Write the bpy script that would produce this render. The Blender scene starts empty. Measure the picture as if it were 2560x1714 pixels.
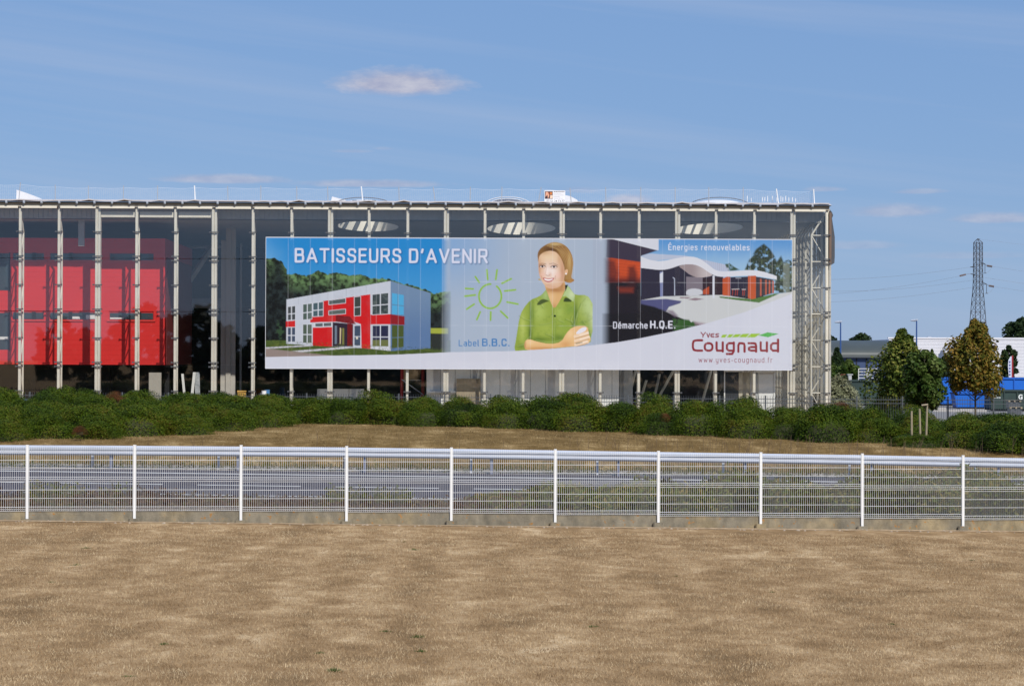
import bpy, math, random
import numpy as np
from mathutils import Matrix, Vector
R = math.radians
scene = bpy.context.scene
COL = scene.collection

# ---------------------------------------------------------------- camera
F = 5424.0                    # focal length in photograph pixels (2560 wide)
cam_d = bpy.data.cameras.new('camera')
cam_d.sensor_width = 36.0
cam_d.lens = 36.0 * F / 2560.0
cam_d.clip_start = 0.5
cam_d.clip_end = 20000
cam = bpy.data.objects.new('camera', cam_d)
COL.objects.link(cam)
EYE = 3.75
CAMM = (Matrix.Translation((0, 0, EYE)) @ Matrix.Rotation(R(-1.0), 4, 'Z')
        @ Matrix.Rotation(R(90) + 43.0 / F, 4, 'X') @ Matrix.Rotation(R(0.2), 4, 'Z'))
cam.matrix_world = CAMM
scene.camera = cam

# ---------------------------------------------------------------- sky and sun
SUN_EL, SUN_AZ = 44.0, 23.0   # sun behind the camera, to its right
sun_dir = Vector((math.sin(R(SUN_AZ)) * math.cos(R(SUN_EL)), -math.cos(R(SUN_AZ)) * math.cos(R(SUN_EL)), math.sin(R(SUN_EL))))
world = bpy.data.worlds.new('World')
scene.world = world
world.use_nodes = True
wn, wl = world.node_tree.nodes, world.node_tree.links
wn.clear()
def wnode(t, **kw):
    n = wn.new(t)
    for k, v in kw.items():
        setattr(n, k, v)
    return n
sky = wnode('ShaderNodeTexSky', sky_type='NISHITA', sun_disc=False)
sky.sun_elevation = R(SUN_EL)
sky.sun_rotation = math.atan2(sun_dir.x, sun_dir.y)
sky.altitude = 50
sky.air_density = 1.0
sky.dust_density = 0.1
sky.ozone_density = 3.0
def wmath(op, a, b=None, c=None, clamp=False):
    n = wnode('ShaderNodeMath', operation=op, use_clamp=clamp)
    for i, v in enumerate((a, b, c)):
        if v is None:
            continue
        if isinstance(v, (int, float)):
            n.inputs[i].default_value = v
        else:
            wl.new(v, n.inputs[i])
    return n.outputs[0]
tc = wnode('ShaderNodeTexCoord')
sx = wnode('ShaderNodeSeparateXYZ')
wl.new(tc.outputs['Generated'], sx.inputs[0])
az = wmath('ARCTAN2', sx.outputs[0], sx.outputs[1])
el = wmath('ARCSINE', sx.outputs[2])
cmb = wnode('ShaderNodeCombineXYZ')
wl.new(az, cmb.inputs[0]); wl.new(wmath('MULTIPLY', el, 2.6), cmb.inputs[1])
nz = wnode('ShaderNodeTexNoise'); nz.inputs['Scale'].default_value = 75; nz.inputs['Detail'].default_value = 6; nz.inputs['Roughness'].default_value = 0.6
wl.new(cmb.outputs[0], nz.inputs['Vector'])
nfac = nz.outputs['Fac']
blobs = [(1000, 214, 190, 50, 1.0), (560, 450, 190, 18, .62), (930, 461, 210, 15, .6), (880, 379, 60, 7, .3),
         (960, 372, 30, 6, .2), (1572, 503, 66, 20, .85), (1450, 477, 60, 12, .3), (2235, 530, 130, 24, .5), (2490, 548, 130, 20, .55),
         (2300, 480, 80, 10, .4), (2060, 474, 60, 10, .4), (2140, 615, 140, 16, .3), (2420, 640, 160, 14, .25), (120, 560, 200, 14, .3),
         (-700, 300, 200, 40, .8), (-1500, 420, 300, 25, .6), (3300, 350, 240, 34, .8), (3900, 520, 300, 22, .6)]
mask = None
for (px, py, hw, hh, st) in blobs:
    v = CAMM.to_3x3() @ Vector(((px - 1280) / F, -(py - 857) / F, -1))
    v.normalize()
    a0, e0 = math.atan2(v.x, v.y), math.asin(v.z)
    dx = wmath('MULTIPLY', wmath('SUBTRACT', az, a0), F / hw)
    dy = wmath('MULTIPLY', wmath('SUBTRACT', el, e0), F / hh)
    dn = wmath('LESS_THAN', dy, 0.0)                       # flatter base
    dy = wmath('MULTIPLY', dy, wmath('MULTIPLY_ADD', dn, 0.7, 1.0))
    r = wmath('SQRT', wmath('ADD', wmath('MULTIPLY', dx, dx), wmath('MULTIPLY', dy, dy)))
    t = wmath('ADD', wmath('MULTIPLY', wmath('SUBTRACT', 1.0, r), 1.8), wmath('MULTIPLY', wmath('SUBTRACT', nfac, 0.5), 1.25))
    t = wmath('MULTIPLY', t, 1.0, clamp=True)
    t = wmath('MULTIPLY', t, st)
    mask = t if mask is None else wmath('MAXIMUM', mask, t)
# high thin streaks over the whole sky
cmb2 = wnode('ShaderNodeCombineXYZ')
wl.new(wmath('ADD', wmath('MULTIPLY', az, 3.0), wmath('MULTIPLY', el, 10.0)), cmb2.inputs[0])
wl.new(wmath('ADD', wmath('MULTIPLY', el, 55.0), wmath('MULTIPLY', az, 6.0)), cmb2.inputs[1])
nz2 = wnode('ShaderNodeTexNoise'); nz2.inputs['Scale'].default_value = 0.9; nz2.inputs['Detail'].default_value = 5; nz2.inputs['Roughness'].default_value = 0.55
wl.new(cmb2.outputs[0], nz2.inputs['Vector'])
cir = wmath('MULTIPLY', wmath('SUBTRACT', nz2.outputs['Fac'], 0.44), 1.0, clamp=True)
tint = wnode('ShaderNodeMix', data_type='RGBA', blend_type='MULTIPLY')
tint.inputs['Factor'].default_value = 1.0
wl.new(sky.outputs[0], tint.inputs['A'])
tint.inputs['B'].default_value = (1.0, 1.0, 1.0, 1)
tint.blend_type = 'MIX'
tint.inputs['Factor'].default_value = 0.72               # even blue haze over the whole dome
tint.inputs['B'].default_value = (2.3, 4.2, 8.1, 1)
mixc = wnode('ShaderNodeMix', data_type='RGBA')
wl.new(cir, mixc.inputs['Factor'])
wl.new(tint.outputs['Result'], mixc.inputs['A'])
mixc.inputs['B'].default_value = (5.6, 6.4, 8.3, 1)
# cloud colour: brighter in the noisy tops, lilac grey below
ccol = wnode('ShaderNodeMix', data_type='RGBA')
wl.new(wmath('MULTIPLY', wmath('SUBTRACT', nfac, 0.35), 2.6, clamp=True), ccol.inputs['Factor'])
ccol.inputs['A'].default_value = (4.7, 4.9, 6.7, 1)
ccol.inputs['B'].default_value = (7.3, 7.2, 8.1, 1)
mixd = wnode('ShaderNodeMix', data_type='RGBA')
wl.new(wmath('MULTIPLY', mask, 0.85), mixd.inputs['Factor'])
wl.new(mixc.outputs['Result'], mixd.inputs['A'])
wl.new(ccol.outputs['Result'], mixd.inputs['B'])
bg = wnode('ShaderNodeBackground')
bg.inputs['Strength'].default_value = 0.085
wl.new(mixd.outputs['Result'], bg.inputs['Color'])
wo = wnode('ShaderNodeOutputWorld')
wl.new(bg.outputs[0], wo.inputs['Surface'])

sun_d = bpy.data.lights.new('sun', 'SUN')
sun_d.energy = 4.6
sun_d.angle = R(0.53)
sun_d.color = (1.0, 0.95, 0.87)
sun = bpy.data.objects.new('sun', sun_d)
sun.rotation_euler = sun_dir.to_track_quat('Z', 'Y').to_euler()
sun.location = (20, -40, 60)
COL.objects.link(sun)
vs = scene.view_settings
vs.view_transform = 'Standard'
vs.look = 'None'
vs.exposure = -0.03
vs.gamma = 1.0
vs.use_curve_mapping = False
scene.cycles.max_bounces = 6
scene.cycles.transparent_max_bounces = 24
scene.cycles.diffuse_bounces = 3
scene.cycles.caustics_reflective = False
scene.cycles.caustics_refractive = False

# ---------------------------------------------------------------- helpers
def P(px, py, d):
    """world point seen at photograph pixel (px, py), d metres along the view axis"""
    return CAMM @ Vector(((px - 1280) / F * d, -(py - 857) / F * d, -d))
def FAC(px, py, Y):
    """world point where the ray of a pixel meets the upright plane y = Y"""
    o = CAMM.translation
    v = P(px, py, 1.0) - o
    return o + v * (Y - o.y) / v.y
def lin(c):
    c = c / 255.0
    return c / 12.92 if c <= 0.04045 else ((c + 0.055) / 1.055) ** 2.4
def RGB(r, g, b):
    return (lin(r), lin(g), lin(b))
MATS = {}
def mat(name, col, rough=0.6, metal=0.0, var=0.0, vscale=3.0, col2=None, bump=0.0, bscale=40.0, spec=0.4, stretch=None, island=0.0, translucent=0.0, streak=None):
    """procedural principled material: base colour, large soft variation, fine bump, optional per-piece variation"""
    if name in MATS:
        return MATS[name]
    m = bpy.data.materials.new(name)
    m.use_nodes = True
    nt = m.node_tree
    N, L = nt.nodes, nt.links
    b = N['Principled BSDF']
    b.inputs['Base Color'].default_value = (*col, 1)
    b.inputs['Roughness'].default_value = rough
    b.inputs['Metallic'].default_value = metal
    b.inputs['Specular IOR Level'].default_value = spec
    g = N.new('ShaderNodeNewGeometry')
    cur = None
    if var > 0 or col2:
        mp = N.new('ShaderNodeMapping')
        L.new(g.outputs['Position'], mp.inputs['Vector'])
        if stretch:
            mp.inputs['Scale'].default_value = stretch
        n = N.new('ShaderNodeTexNoise')
        n.inputs['Scale'].default_value = vscale
        n.inputs['Detail'].default_value = 6
        n.inputs['Roughness'].default_value = 0.62
        L.new(mp.outputs[0], n.inputs['Vector'])
        rp = N.new('ShaderNodeValToRGB')
        rp.color_ramp.elements[0].position = 0.3
        rp.color_ramp.elements[1].position = 0.7
        c2 = col2 or tuple(x * (1 - var) for x in col)
        rp.color_ramp.elements[0].color = (*c2, 1)
        rp.color_ramp.elements[1].color = (*col, 1) if col2 else (*[min(1, x * (1 + var * 0.5)) for x in col], 1)
        L.new(n.outputs['Fac'], rp.inputs['Fac'])
        cur = rp.outputs['Color']
    if island > 0:
        ma = N.new('ShaderNodeMath'); ma.operation = 'MULTIPLY_ADD'
        L.new(g.outputs['Random Per Island'], ma.inputs[0])
        ma.inputs[1].default_value = 2 * island
        ma.inputs[2].default_value = 1 - island
        mx = N.new('ShaderNodeMix'); mx.data_type = 'RGBA'; mx.blend_type = 'MULTIPLY'
        mx.inputs['Factor'].default_value = 1
        if cur:
            L.new(cur, mx.inputs['A'])
        else:
            mx.inputs['A'].default_value = (*col, 1)
        L.new(ma.outputs[0], mx.inputs['B'])
        cur = mx.outputs['Result']
    if cur:
        L.new(cur, b.inputs['Base Color'])
    if bump > 0:
        n2 = N.new('ShaderNodeTexNoise')
        n2.inputs['Scale'].default_value = bscale
        n2.inputs['Detail'].default_value = 4
        L.new(g.outputs['Position'], n2.inputs['Vector'])
        bp = N.new('ShaderNodeBump')
        bp.inputs['Strength'].default_value = bump
        bp.inputs['Distance'].default_value = 0.02
        L.new(n2.outputs['Fac'], bp.inputs['Height'])
        L.new(bp.outputs[0], b.inputs['Normal'])
    if translucent > 0:
        tr = N.new('ShaderNodeBsdfTranslucent')
        if cur:
            L.new(cur, tr.inputs['Color'])
        else:
            tr.inputs['Color'].default_value = (*col, 1)
        ms = N.new('ShaderNodeMixShader')
        ms.inputs['Fac'].default_value = translucent
        L.new(b.outputs[0], ms.inputs[1]); L.new(tr.outputs[0], ms.inputs[2])
        L.new(ms.outputs[0], N['Material Output'].inputs['Surface'])
    MATS[name] = m
    return m
def ramp_leaf(name, cols, rough=0.55, translucent=0.25, scale=0.35, spec=0.1, tint=0.0):
    """foliage: colour by leaf, shifted by a slow noise over the plant"""
    if name in MATS:
        return MATS[name]
    m = bpy.data.materials.new(name); m.use_nodes = True
    N, L = m.node_tree.nodes, m.node_tree.links
    b = N['Principled BSDF']
    b.inputs['Roughness'].default_value = rough
    b.inputs['Specular IOR Level'].default_value = spec
    g = N.new('ShaderNodeNewGeometry')
    n = N.new('ShaderNodeTexNoise'); n.inputs['Scale'].default_value = scale; n.inputs['Detail'].default_value = 3
    L.new(g.outputs['Position'], n.inputs['Vector'])
    a = N.new('ShaderNodeMath'); a.operation = 'MULTIPLY_ADD'
    L.new(n.outputs['Fac'], a.inputs[0]); a.inputs[1].default_value = 2.0; a.inputs[2].default_value = -0.85
    a2 = N.new('ShaderNodeMath'); a2.operation = 'MULTIPLY_ADD'
    L.new(g.outputs['Random Per Island'], a2.inputs[0]); a2.inputs[1].default_value = 0.7; L.new(a.outputs[0], a2.inputs[2])
    rp = N.new('ShaderNodeValToRGB')
    while len(rp.color_ramp.elements) < len(cols):
        rp.color_ramp.elements.new(0.5)
    for i, c in enumerate(cols):
        rp.color_ramp.elements[i].position = i / (len(cols) - 1)
        rp.color_ramp.elements[i].color = (*c, 1)
    fac = a2.outputs[0]
    if tint:
        oi = N.new('ShaderNodeObjectInfo')
        a3 = N.new('ShaderNodeMath'); a3.operation = 'MULTIPLY_ADD'
        L.new(oi.outputs['Random'], a3.inputs[0]); a3.inputs[1].default_value = tint; L.new(fac, a3.inputs[2])
        a4 = N.new('ShaderNodeMath'); a4.operation = 'ADD'; L.new(a3.outputs[0], a4.inputs[0]); a4.inputs[1].default_value = -tint / 2
        fac = a4.outputs[0]
    L.new(fac, rp.inputs['Fac'])
    L.new(rp.outputs[0], b.inputs['Base Color'])
    tr = N.new('ShaderNodeBsdfTranslucent'); L.new(rp.outputs[0], tr.inputs['Color'])
    ms = N.new('ShaderNodeMixShader'); ms.inputs['Fac'].default_value = translucent
    L.new(b.outputs[0], ms.inputs[1]); L.new(tr.outputs[0], ms.inputs[2])
    L.new(ms.outputs[0], N['Material Output'].inputs['Surface'])
    MATS[name] = m
    return m

class MB:
    """collects polygons, then links them as one mesh object"""
    def __init__(self):
        self.v, self.f = [], []
    def poly(self, pts):
        k = len(self.v)
        self.v += [tuple(p) for p in pts]
        self.f.append(tuple(range(k, k + len(pts))))
        return self
    def box(self, x0, x1, y0, y1, z0, z1):
        k = len(self.v)
        self.v += [(x0, y0, z0), (x1, y0, z0), (x1, y1, z0), (x0, y1, z0), (x0, y0, z1), (x1, y0, z1), (x1, y1, z1), (x0, y1, z1)]
        for q in ((0, 3, 2, 1), (4, 5, 6, 7), (0, 1, 5, 4), (1, 2, 6, 5), (2, 3, 7, 6), (3, 0, 4, 7)):
            self.f.append(tuple(k + i for i in q))
        return self
    def bbox(self, x0, x1, y0, y1, z0, z1, c=0.01):
        """box with its upright edges chamfered"""
        k = len(self.v)
        ring = [(x0 + c, y0), (x1 - c, y0), (x1, y0 + c), (x1, y1 - c), (x1 - c, y1), (x0 + c, y1), (x0, y1 - c), (x0, y0 + c)]
        self.v += [(x, y, z0) for x, y in ring] + [(x, y, z1) for x, y in ring]
        self.f += [tuple(k + 7 - i for i in range(8)), tuple(k + 8 + i for i in range(8))]
        for i in range(8):
            j = (i + 1) % 8
            self.f.append((k + i, k + j, k + 8 + j, k + 8 + i))
        return self
    def tube(self, a, b, r0, r1=None, n=6, caps=True):
        a, b = Vector(a), Vector(b)
        r1 = r0 if r1 is None else r1
        d = (b - a).normalized()
        u = d.orthogonal().normalized()
        w = d.cross(u)
        k = len(self.v)
        for p, r in ((a, r0), (b, r1)):
            for i in range(n):
                t = 2 * math.pi * (i + 0.5) / n
                self.v.append(tuple(p + u * (r * math.cos(t)) + w * (r * math.sin(t))))
        for i in range(n):
            j = (i + 1) % n
            self.f.append((k + i, k + j, k + n + j, k + n + i))
        if caps:
            self.f.append(tuple(k + n - 1 - i for i in range(n)))
            self.f.append(tuple(k + n + i for i in range(n)))
        return self
    def prism(self, pts, y0, y1):
        """outline in x, z given front to back thickness along y"""
        k, n = len(self.v), len(pts)
        self.v += [(x, y0, z) for x, z in pts] + [(x, y1, z) for x, z in pts]
        self.f.append(tuple(k + i for i in range(n)))
        self.f.append(tuple(k + n + n - 1 - i for i in range(n)))
        for i in range(n):
            j = (i + 1) % n
            self.f.append((k + j, k + i, k + n + i, k + n + j))
        return self
    def mesh(self, name, m, smooth=False):
        me = bpy.data.meshes.new(name)
        me.from_pydata(self.v, [], self.f)
        if m:
            me.materials.append(m)
        if smooth:
            me.polygons.foreach_set('use_smooth', [True] * len(me.polygons))
        me.update()
        return me
    def build(self, name, m, parent=None, kind=None, smooth=False, loc=None):
        o = bpy.data.objects.new(name, self.mesh(name, m, smooth))
        return link(o, parent, kind, loc)
def link(o, parent=None, kind=None, loc=None):
    COL.objects.link(o)
    if parent is not None:
        o.parent = parent
    if kind:
        o['kind'] = kind
    if loc is not None:
        o.location = loc
    return o
def inst(name, me, parent=None, loc=(0, 0, 0), rz=0.0, s=(1, 1, 1), kind=None):
    o = bpy.data.objects.new(name, me)
    o.location = loc
    o.rotation_euler = (0, 0, rz)
    o.scale = s
    return link(o, parent, kind)
def tag(o, label, cat, group=None):
    o['label'] = label
    o['category'] = cat
    if group:
        o['group'] = group
    return o
def thing(name, label, cat, loc=(0, 0, 0), rz=0.0, group=None):
    o = bpy.data.objects.new(name, None)
    o.location = loc
    o.rotation_euler = (0, 0, rz)
    o.empty_display_size = 0.3
    COL.objects.link(o)
    return tag(o, label, cat, group)
def copy_tree(o, parent=None):
    c = o.copy()
    COL.objects.link(c)
    c.parent = parent
    for ch in o.children:
        copy_tree(ch, c)
    return c
def np_mesh(name, V, Q, m):
    """mesh from numpy vertices (n,3) and faces (k, 3 or 4)"""
    me = bpy.data.meshes.new(name)
    me.vertices.add(len(V))
    me.vertices.foreach_set('co', np.ascontiguousarray(V, dtype=np.float32).ravel())
    k = Q.shape[1]
    me.loops.add(Q.size)
    me.loops.foreach_set('vertex_index', np.ascontiguousarray(Q, dtype=np.int32).ravel())
    me.polygons.add(len(Q))
    me.polygons.foreach_set('loop_start', np.arange(0, Q.size, k, dtype=np.int32))
    me.polygons.foreach_set('loop_total', np.full(len(Q), k, dtype=np.int32))
    me.update(calc_edges=True)
    me.validate()
    if m:
        me.materials.append(m)
    return me
def leaves(C, Nrm, size, rng, aspect=0.55, jitter=0.6):
    """leaf-sized rhombic faces at centres C facing roughly Nrm"""
    n = len(C)
    Nn = Nrm + rng.normal(0, jitter, (n, 3))
    Nn /= np.linalg.norm(Nn, axis=1, keepdims=True) + 1e-9
    T = np.cross(Nn, rng.normal(0, 1, (n, 3)))
    T /= np.linalg.norm(T, axis=1, keepdims=True) + 1e-9
    B = np.cross(Nn, T)
    s = (size * rng.uniform(0.6, 1.35, n))[:, None]
    V = np.empty((n, 4, 3))
    V[:, 0] = C - T * s
    V[:, 1] = C + B * s * aspect - T * s * 0.1
    V[:, 2] = C + T * s
    V[:, 3] = C - B * s * aspect - T * s * 0.1
    return V.reshape(-1, 3), np.arange(4 * n).reshape(n, 4)
def cat_geo(parts):
    Vs, Qs, k = [], [], 0
    for V, Q in parts:
        Vs.append(V); Qs.append(Q + k); k += len(V)
    return np.vstack(Vs), np.vstack(Qs)

# ---------------------------------------------------------------- terrain
TY = [-3000, 0, 45, 52, 58, 68, 70, 74, 88, 97, 104, 112, 150, 180, 260, 3000, 9000]
TL = [0, 0, -.01, .0, .08, .26, .40, .95, 1.16, 1.20, .70, .55, .2, -.15, -.5, -3, -10]
TR = [0, -.1, -.31, -.42, -.32, -.05, .10, .70, 1.0, .88, .45, .5, .1, -.2, -.5, -3, -10]
def zt(x, y):
    a, b = np.interp(y, TY, TL), np.interp(y, TY, TR)
    t = np.clip((np.asarray(x) + 15.0) / 30.0, -0.3, 1.3)
    return a + (b - a) * t
def sheet(name, xs, ys, m, dz=0.0, kind='structure', parent=None, wob=0.0):
    X, Y = np.meshgrid(np.array(xs, float), np.array(ys, float))
    Z = zt(X, Y) + dz
    if wob:
        Z = Z + wob * (np.sin(X * 1.7 + np.sin(Y * 0.9) * 2) * np.cos(Y * 1.3 + np.sin(X * .6) * 2))
    V = np.stack([X, Y, Z], -1).reshape(-1, 3)
    nx, ny = len(xs), len(ys)
    i = (np.arange(ny - 1)[:, None] * nx + np.arange(nx - 1)[None, :]).ravel()
    Q = np.stack([i, i + 1, i + nx + 1, i + nx], 1)
    me = np_mesh(name, V, Q, m)
    me.polygons.foreach_set('use_smooth', [True] * len(me.polygons))
    return link(bpy.data.objects.new(name, me), parent, kind)
# ---------------------------------------------------------------- ground
def grass_mat(name, pale, mid, brown, green=None):
    m = bpy.data.materials.new(name); m.use_nodes = True
    N, L = m.node_tree.nodes, m.node_tree.links
    b = N['Principled BSDF']; b.inputs['Roughness'].default_value = 0.95; b.inputs['Specular IOR Level'].default_value = 0.02
    g = N.new('ShaderNodeNewGeometry')
    def noise(sc, det, ro, st=(1, 1, 1), dist=0.0):
        mp = N.new('ShaderNodeMapping'); mp.inputs['Scale'].default_value = st
        L.new(g.outputs['Position'], mp.inputs['Vector'])
        n = N.new('ShaderNodeTexNoise'); n.inputs['Scale'].default_value = sc; n.inputs['Detail'].default_value = det
        n.inputs['Roughness'].default_value = ro; n.inputs['Distortion'].default_value = dist
        L.new(mp.outputs[0], n.inputs['Vector'])
        return n.outputs['Fac']
    def mth(op, a, c):
        n = N.new('ShaderNodeMath'); n.operation = op
        for i, v in enumerate((a, c)):
            if isinstance(v, (int, float)):
                n.inputs[i].default_value = v
            else:
                L.new(v, n.inputs[i])
        return n.outputs[0]
    s = mth('ADD', mth('MULTIPLY', noise(0.5, 4, 0.55, (1, .55, 1), 0.8), 0.50), mth('MULTIPLY', noise(1.6, 6, 0.66, (1, .6, 1), 0.6), 0.6))
    s = mth('ADD', s, mth('MULTIPLY', noise(11, 5, 0.7, (1, .6, 1)), 0.25))
    s = mth('ADD', s, mth('MULTIPLY', noise(70, 3, 0.7, (1, .5, 1)), 0.32))
    rp = N.new('ShaderNodeValToRGB')
    els = rp.color_ramp.elements
    for _ in range(2):
        els.new(0.5)
    for e, (p_, c_) in zip(els, ((0.66, tuple(x * .62 for x in brown)), (0.84, brown), (0.95, mid), (1.12, pale))):
        e.position = p_ - 0.02; e.color = (*c_, 1)
    els[3].position = 1.0
    sp = N.new('ShaderNodeSeparateXYZ'); L.new(g.outputs['Position'], sp.inputs[0])
    ph = mth('ADD', mth('MULTIPLY', sp.outputs[0], 4.4), mth('MULTIPLY', noise(.6, 3, .5), 5.0))
    s = mth('ADD', s, mth('MULTIPLY', mth('SINE', ph, 0.0), 0.035))          # mowing passes
    L.new(s, rp.inputs['Fac'])
    L.new(rp.outputs[0], b.inputs['Base Color'])
    bp = N.new('ShaderNodeBump'); bp.inputs['Strength'].default_value = 0.7; bp.inputs['Distance'].default_value = 0.03
    L.new(mth('ADD', noise(45, 4, .7), mth('MULTIPLY', noise(9, 3, .6), 1.0)), bp.inputs['Height'])
    L.new(bp.outputs[0], b.inputs['Normal'])
    return m
M_lawn = grass_mat('dry_lawn', (.60, .445, .27), (.435, .297, .163), (.315, .203, .104))
M_bankg = grass_mat('bank_grass', (.40, .285, .14), (.27, .18, .078), (.18, .115, .045))
xs = [-9000, -1500, -400, -150, -60] + list(np.arange(-24, 24.1, 2.0)) + [60, 150, 400, 1500, 9000]
ys = sorted(set(TY + list(range(4, 120, 4)) + [500, 1000, 2000]))
sheet('ground', xs, ys, M_lawn)
sheet('grass_bank', [-60] + list(np.arange(-24, 24.1, 2.0)) + [60], [69.95, 72, 74, 76, 80, 84, 88, 92, 97, 100, 103], M_bankg, .012)

rng = np.random.default_rng(7)
def blades(name, n, y0, y1, hmin, hmax, w, m, xr=None, lean=0.6, seed=3):
    r = np.random.default_rng(seed)
    y = r.uniform(y0, y1, n)
    if xr is None:
        x = r.uniform(-1, 1, n) * (y * 0.245 + 0.6) + y * math.tan(R(1))
    else:
        x = r.uniform(xr[0], xr[1], n)
    z = zt(x, y)
    h = r.uniform(hmin, hmax, n)
    a = r.uniform(0, 2 * np.pi, n)
    dx, dy = np.cos(a) * w, np.sin(a) * w
    la = r.normal(0, lean, (n, 2)) * h[:, None]
    V = np.empty((n, 3, 3))
    V[:, 0] = np.stack([x - dx, y - dy, z - .005], 1)
    V[:, 1] = np.stack([x + dx, y + dy, z - .005], 1)
    V[:, 2] = np.stack([x + la[:, 0], y + la[:, 1], z + h], 1)
    me = np_mesh(name, V.reshape(-1, 3), np.arange(3 * n).reshape(n, 3), m)
    return link(bpy.data.objects.new(name, me), None, 'stuff')
M_blade2 = ramp_leaf('bank_blade', [(.12, .075, .03), (.22, .145, .06), (.32, .23, .105), (.42, .32, .17)], 0.8, 0.2, 1.6)
M_blade = ramp_leaf('dry_blade', [(.20, .125, .06), (.38, .25, .13), (.53, .39, .225), (.70, .55, .35)], 0.8, 0.2, 1.6)
tag(blades('dry_grass', 330000, 23, 50.5, 0.012, 0.05, 0.004, M_blade), 'short scorched straw coloured grass of the lawn before the fence', 'grass')
tag(blades('dry_grass', 50000, 70.5, 92, 0.03, 0.12, 0.008, M_blade2, seed=9), 'mown dry grass on the bank between guard rail and shrubs', 'grass')
# green weeds that survived in the scorched lawn
M_weed = ramp_leaf('weed_leaf', [(.03, .06, .012), (.06, .105, .022), (.10, .13, .04)], 0.6, 0.2, 3)
spots = [(1034, 1374, .22), (1010, 1354, .12), (835, 1676, .26), (965, 1578, .16), (1042, 1592, .22), (1052, 1628, .2), (215, 1370, .2),
         (190, 1412, .2), (410, 1610, .18), (130, 1455, .13), (1480, 1566, .17), (1930, 1480, .14), (2230, 1560, .14), (1690, 1440, .1), (800, 1632, .16), (2430, 1400, .12), (320, 1690, .14)]
wv = MB()
def on_ground(px, py):
    o = CAMM.translation; v = P(px, py, 1) - o
    t = EYE / -v.z
    for _ in range(6):
        p = o + v * t
        t = (EYE - float(zt(p.x, p.y))) / -v.z
    return o + v * t
weed_meshes = []
for k in range(3):
    V, Q = [], []
    r_ = random.Random(k)
    mb = MB()
    for j in range(90):
        a, ra = r_.uniform(0, 6.28), r_.uniform(0, 1) ** .7
        bx, by = math.cos(a) * ra * .8, math.sin(a) * ra * .5
        h = r_.uniform(.1, .42) * (1.2 - ra)
        a2 = r_.uniform(0, 6.28); w = .03
        mb.poly([(bx - w * math.cos(a2), by - w * math.sin(a2), 0), (bx + w * math.cos(a2), by + w * math.sin(a2), 0), (bx * 1.3 + r_.uniform(-.15, .15), by * 1.3 + r_.uniform(-.1, .1), h)])
    weed_meshes.append(mb.mesh('weed_tuft', M_weed))
for i, (px, py, s) in enumerate(spots):
    p = on_ground(px, py)
    tag(inst('weed_tuft', weed_meshes[i % 3], None, p, i, (s * .8, s * .8, s * .6)), 'small green weed tuft standing in the scorched lawn', 'weed', 'green weeds in the dry lawn')

# ---------------------------------------------------------------- road
M_asph = mat('asphalt', (.078, .076, .095), .85, var=.25, vscale=1.5, bump=.3, bscale=60, col2=(.058, .056, .07), spec=.03)
M_line = mat('road_paint', (.58, .58, .57), .8, spec=.1, var=.25, vscale=6)
XR = list(np.arange(-90, 91, 6.0))
sheet('road', XR, [57.9, 58.5, 60, 62, 64, 66, 68, 68.6], M_asph, .02)
sheet('edge_line', XR, [67.3, 67.6], M_line, .028)
for k in range(-14, 14):
    sheet('lane_dash', [k * 4.0, k * 4 + 1.5, k * 4 + 3.0], [62.9, 63.1], M_line, .028)
for k in range(-20, 20):
    sheet('edge_dash', [k * 3.2 + .5, k * 3.2 + 1.6, k * 3.2 + 3.0], [59.5, 59.66], M_line, .028)
M_grav = mat('gravel_verge', (.30, .27, .24), .95, var=.35, vscale=5, bump=.5, bscale=30)
sheet('verge', XR, [68.62, 69.2, 69.9], M_grav, .012)

# ---------------------------------------------------------------- white mesh fence on its low wall
M_white = mat('white_powder_coat', (.80, .80, .79), .35, var=.05, vscale=2)
M_conc = None
def lichen_concrete():
    m = mat('weathered_concrete', (.31, .275, .21), .9, var=.45, vscale=4.5, bump=.6, bscale=35, col2=(.15, .135, .105), stretch=(1, 1, .6))
    N, L = m.node_tree.nodes, m.node_tree.links
    b = N['Principled BSDF']
    src = b.inputs['Base Color'].links[0].from_socket
    g = N.new('ShaderNodeNewGeometry')
    n = N.new('ShaderNodeTexNoise'); n.inputs['Scale'].default_value = 9; n.inputs['Detail'].default_value = 3
    L.new(g.outputs['Position'], n.inputs['Vector'])
    r = N.new('ShaderNodeValToRGB'); r.color_ramp.elements[0].position = .64; r.color_ramp.elements[1].position = .70
    r.color_ramp.elements[0].color = (0, 0, 0, 1); r.color_ramp.elements[1].color = (.8, .8, .8, 1)
    L.new(n.outputs['Fac'], r.inputs['Fac'])
    x = N.new('ShaderNodeMix'); x.data_type = 'RGBA'
    L.new(r.outputs[0], x.inputs['Factor']); L.new(src, x.inputs['A']); x.inputs['B'].default_value = (.36, .17, .035, 1)
    n3 = N.new('ShaderNodeTexNoise'); n3.inputs['Scale'].default_value = 1.1; n3.inputs['Detail'].default_value = 4
    L.new(g.outputs['Position'], n3.inputs['Vector'])
    r3 = N.new('ShaderNodeValToRGB'); r3.color_ramp.elements[0].position = .45; r3.color_ramp.elements[1].position = .62
    r3.color_ramp.elements[0].color = (.88, .87, .84, 1); r3.color_ramp.elements[1].color = (1.2, 1.08, .84, 1)
    L.new(n3.outputs['Fac'], r3.inputs['Fac'])
    y = N.new('ShaderNodeMix'); y.data_type = 'RGBA'; y.blend_type = 'MULTIPLY'; y.inputs['Factor'].default_value = 1
    L.new(x.outputs['Result'], y.inputs['A']); L.new(r3.outputs[0], y.inputs['B'])
    L.new(y.outputs['Result'], b.inputs['Base Color'])
    return m
M_conc = lichen_concrete()
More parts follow.
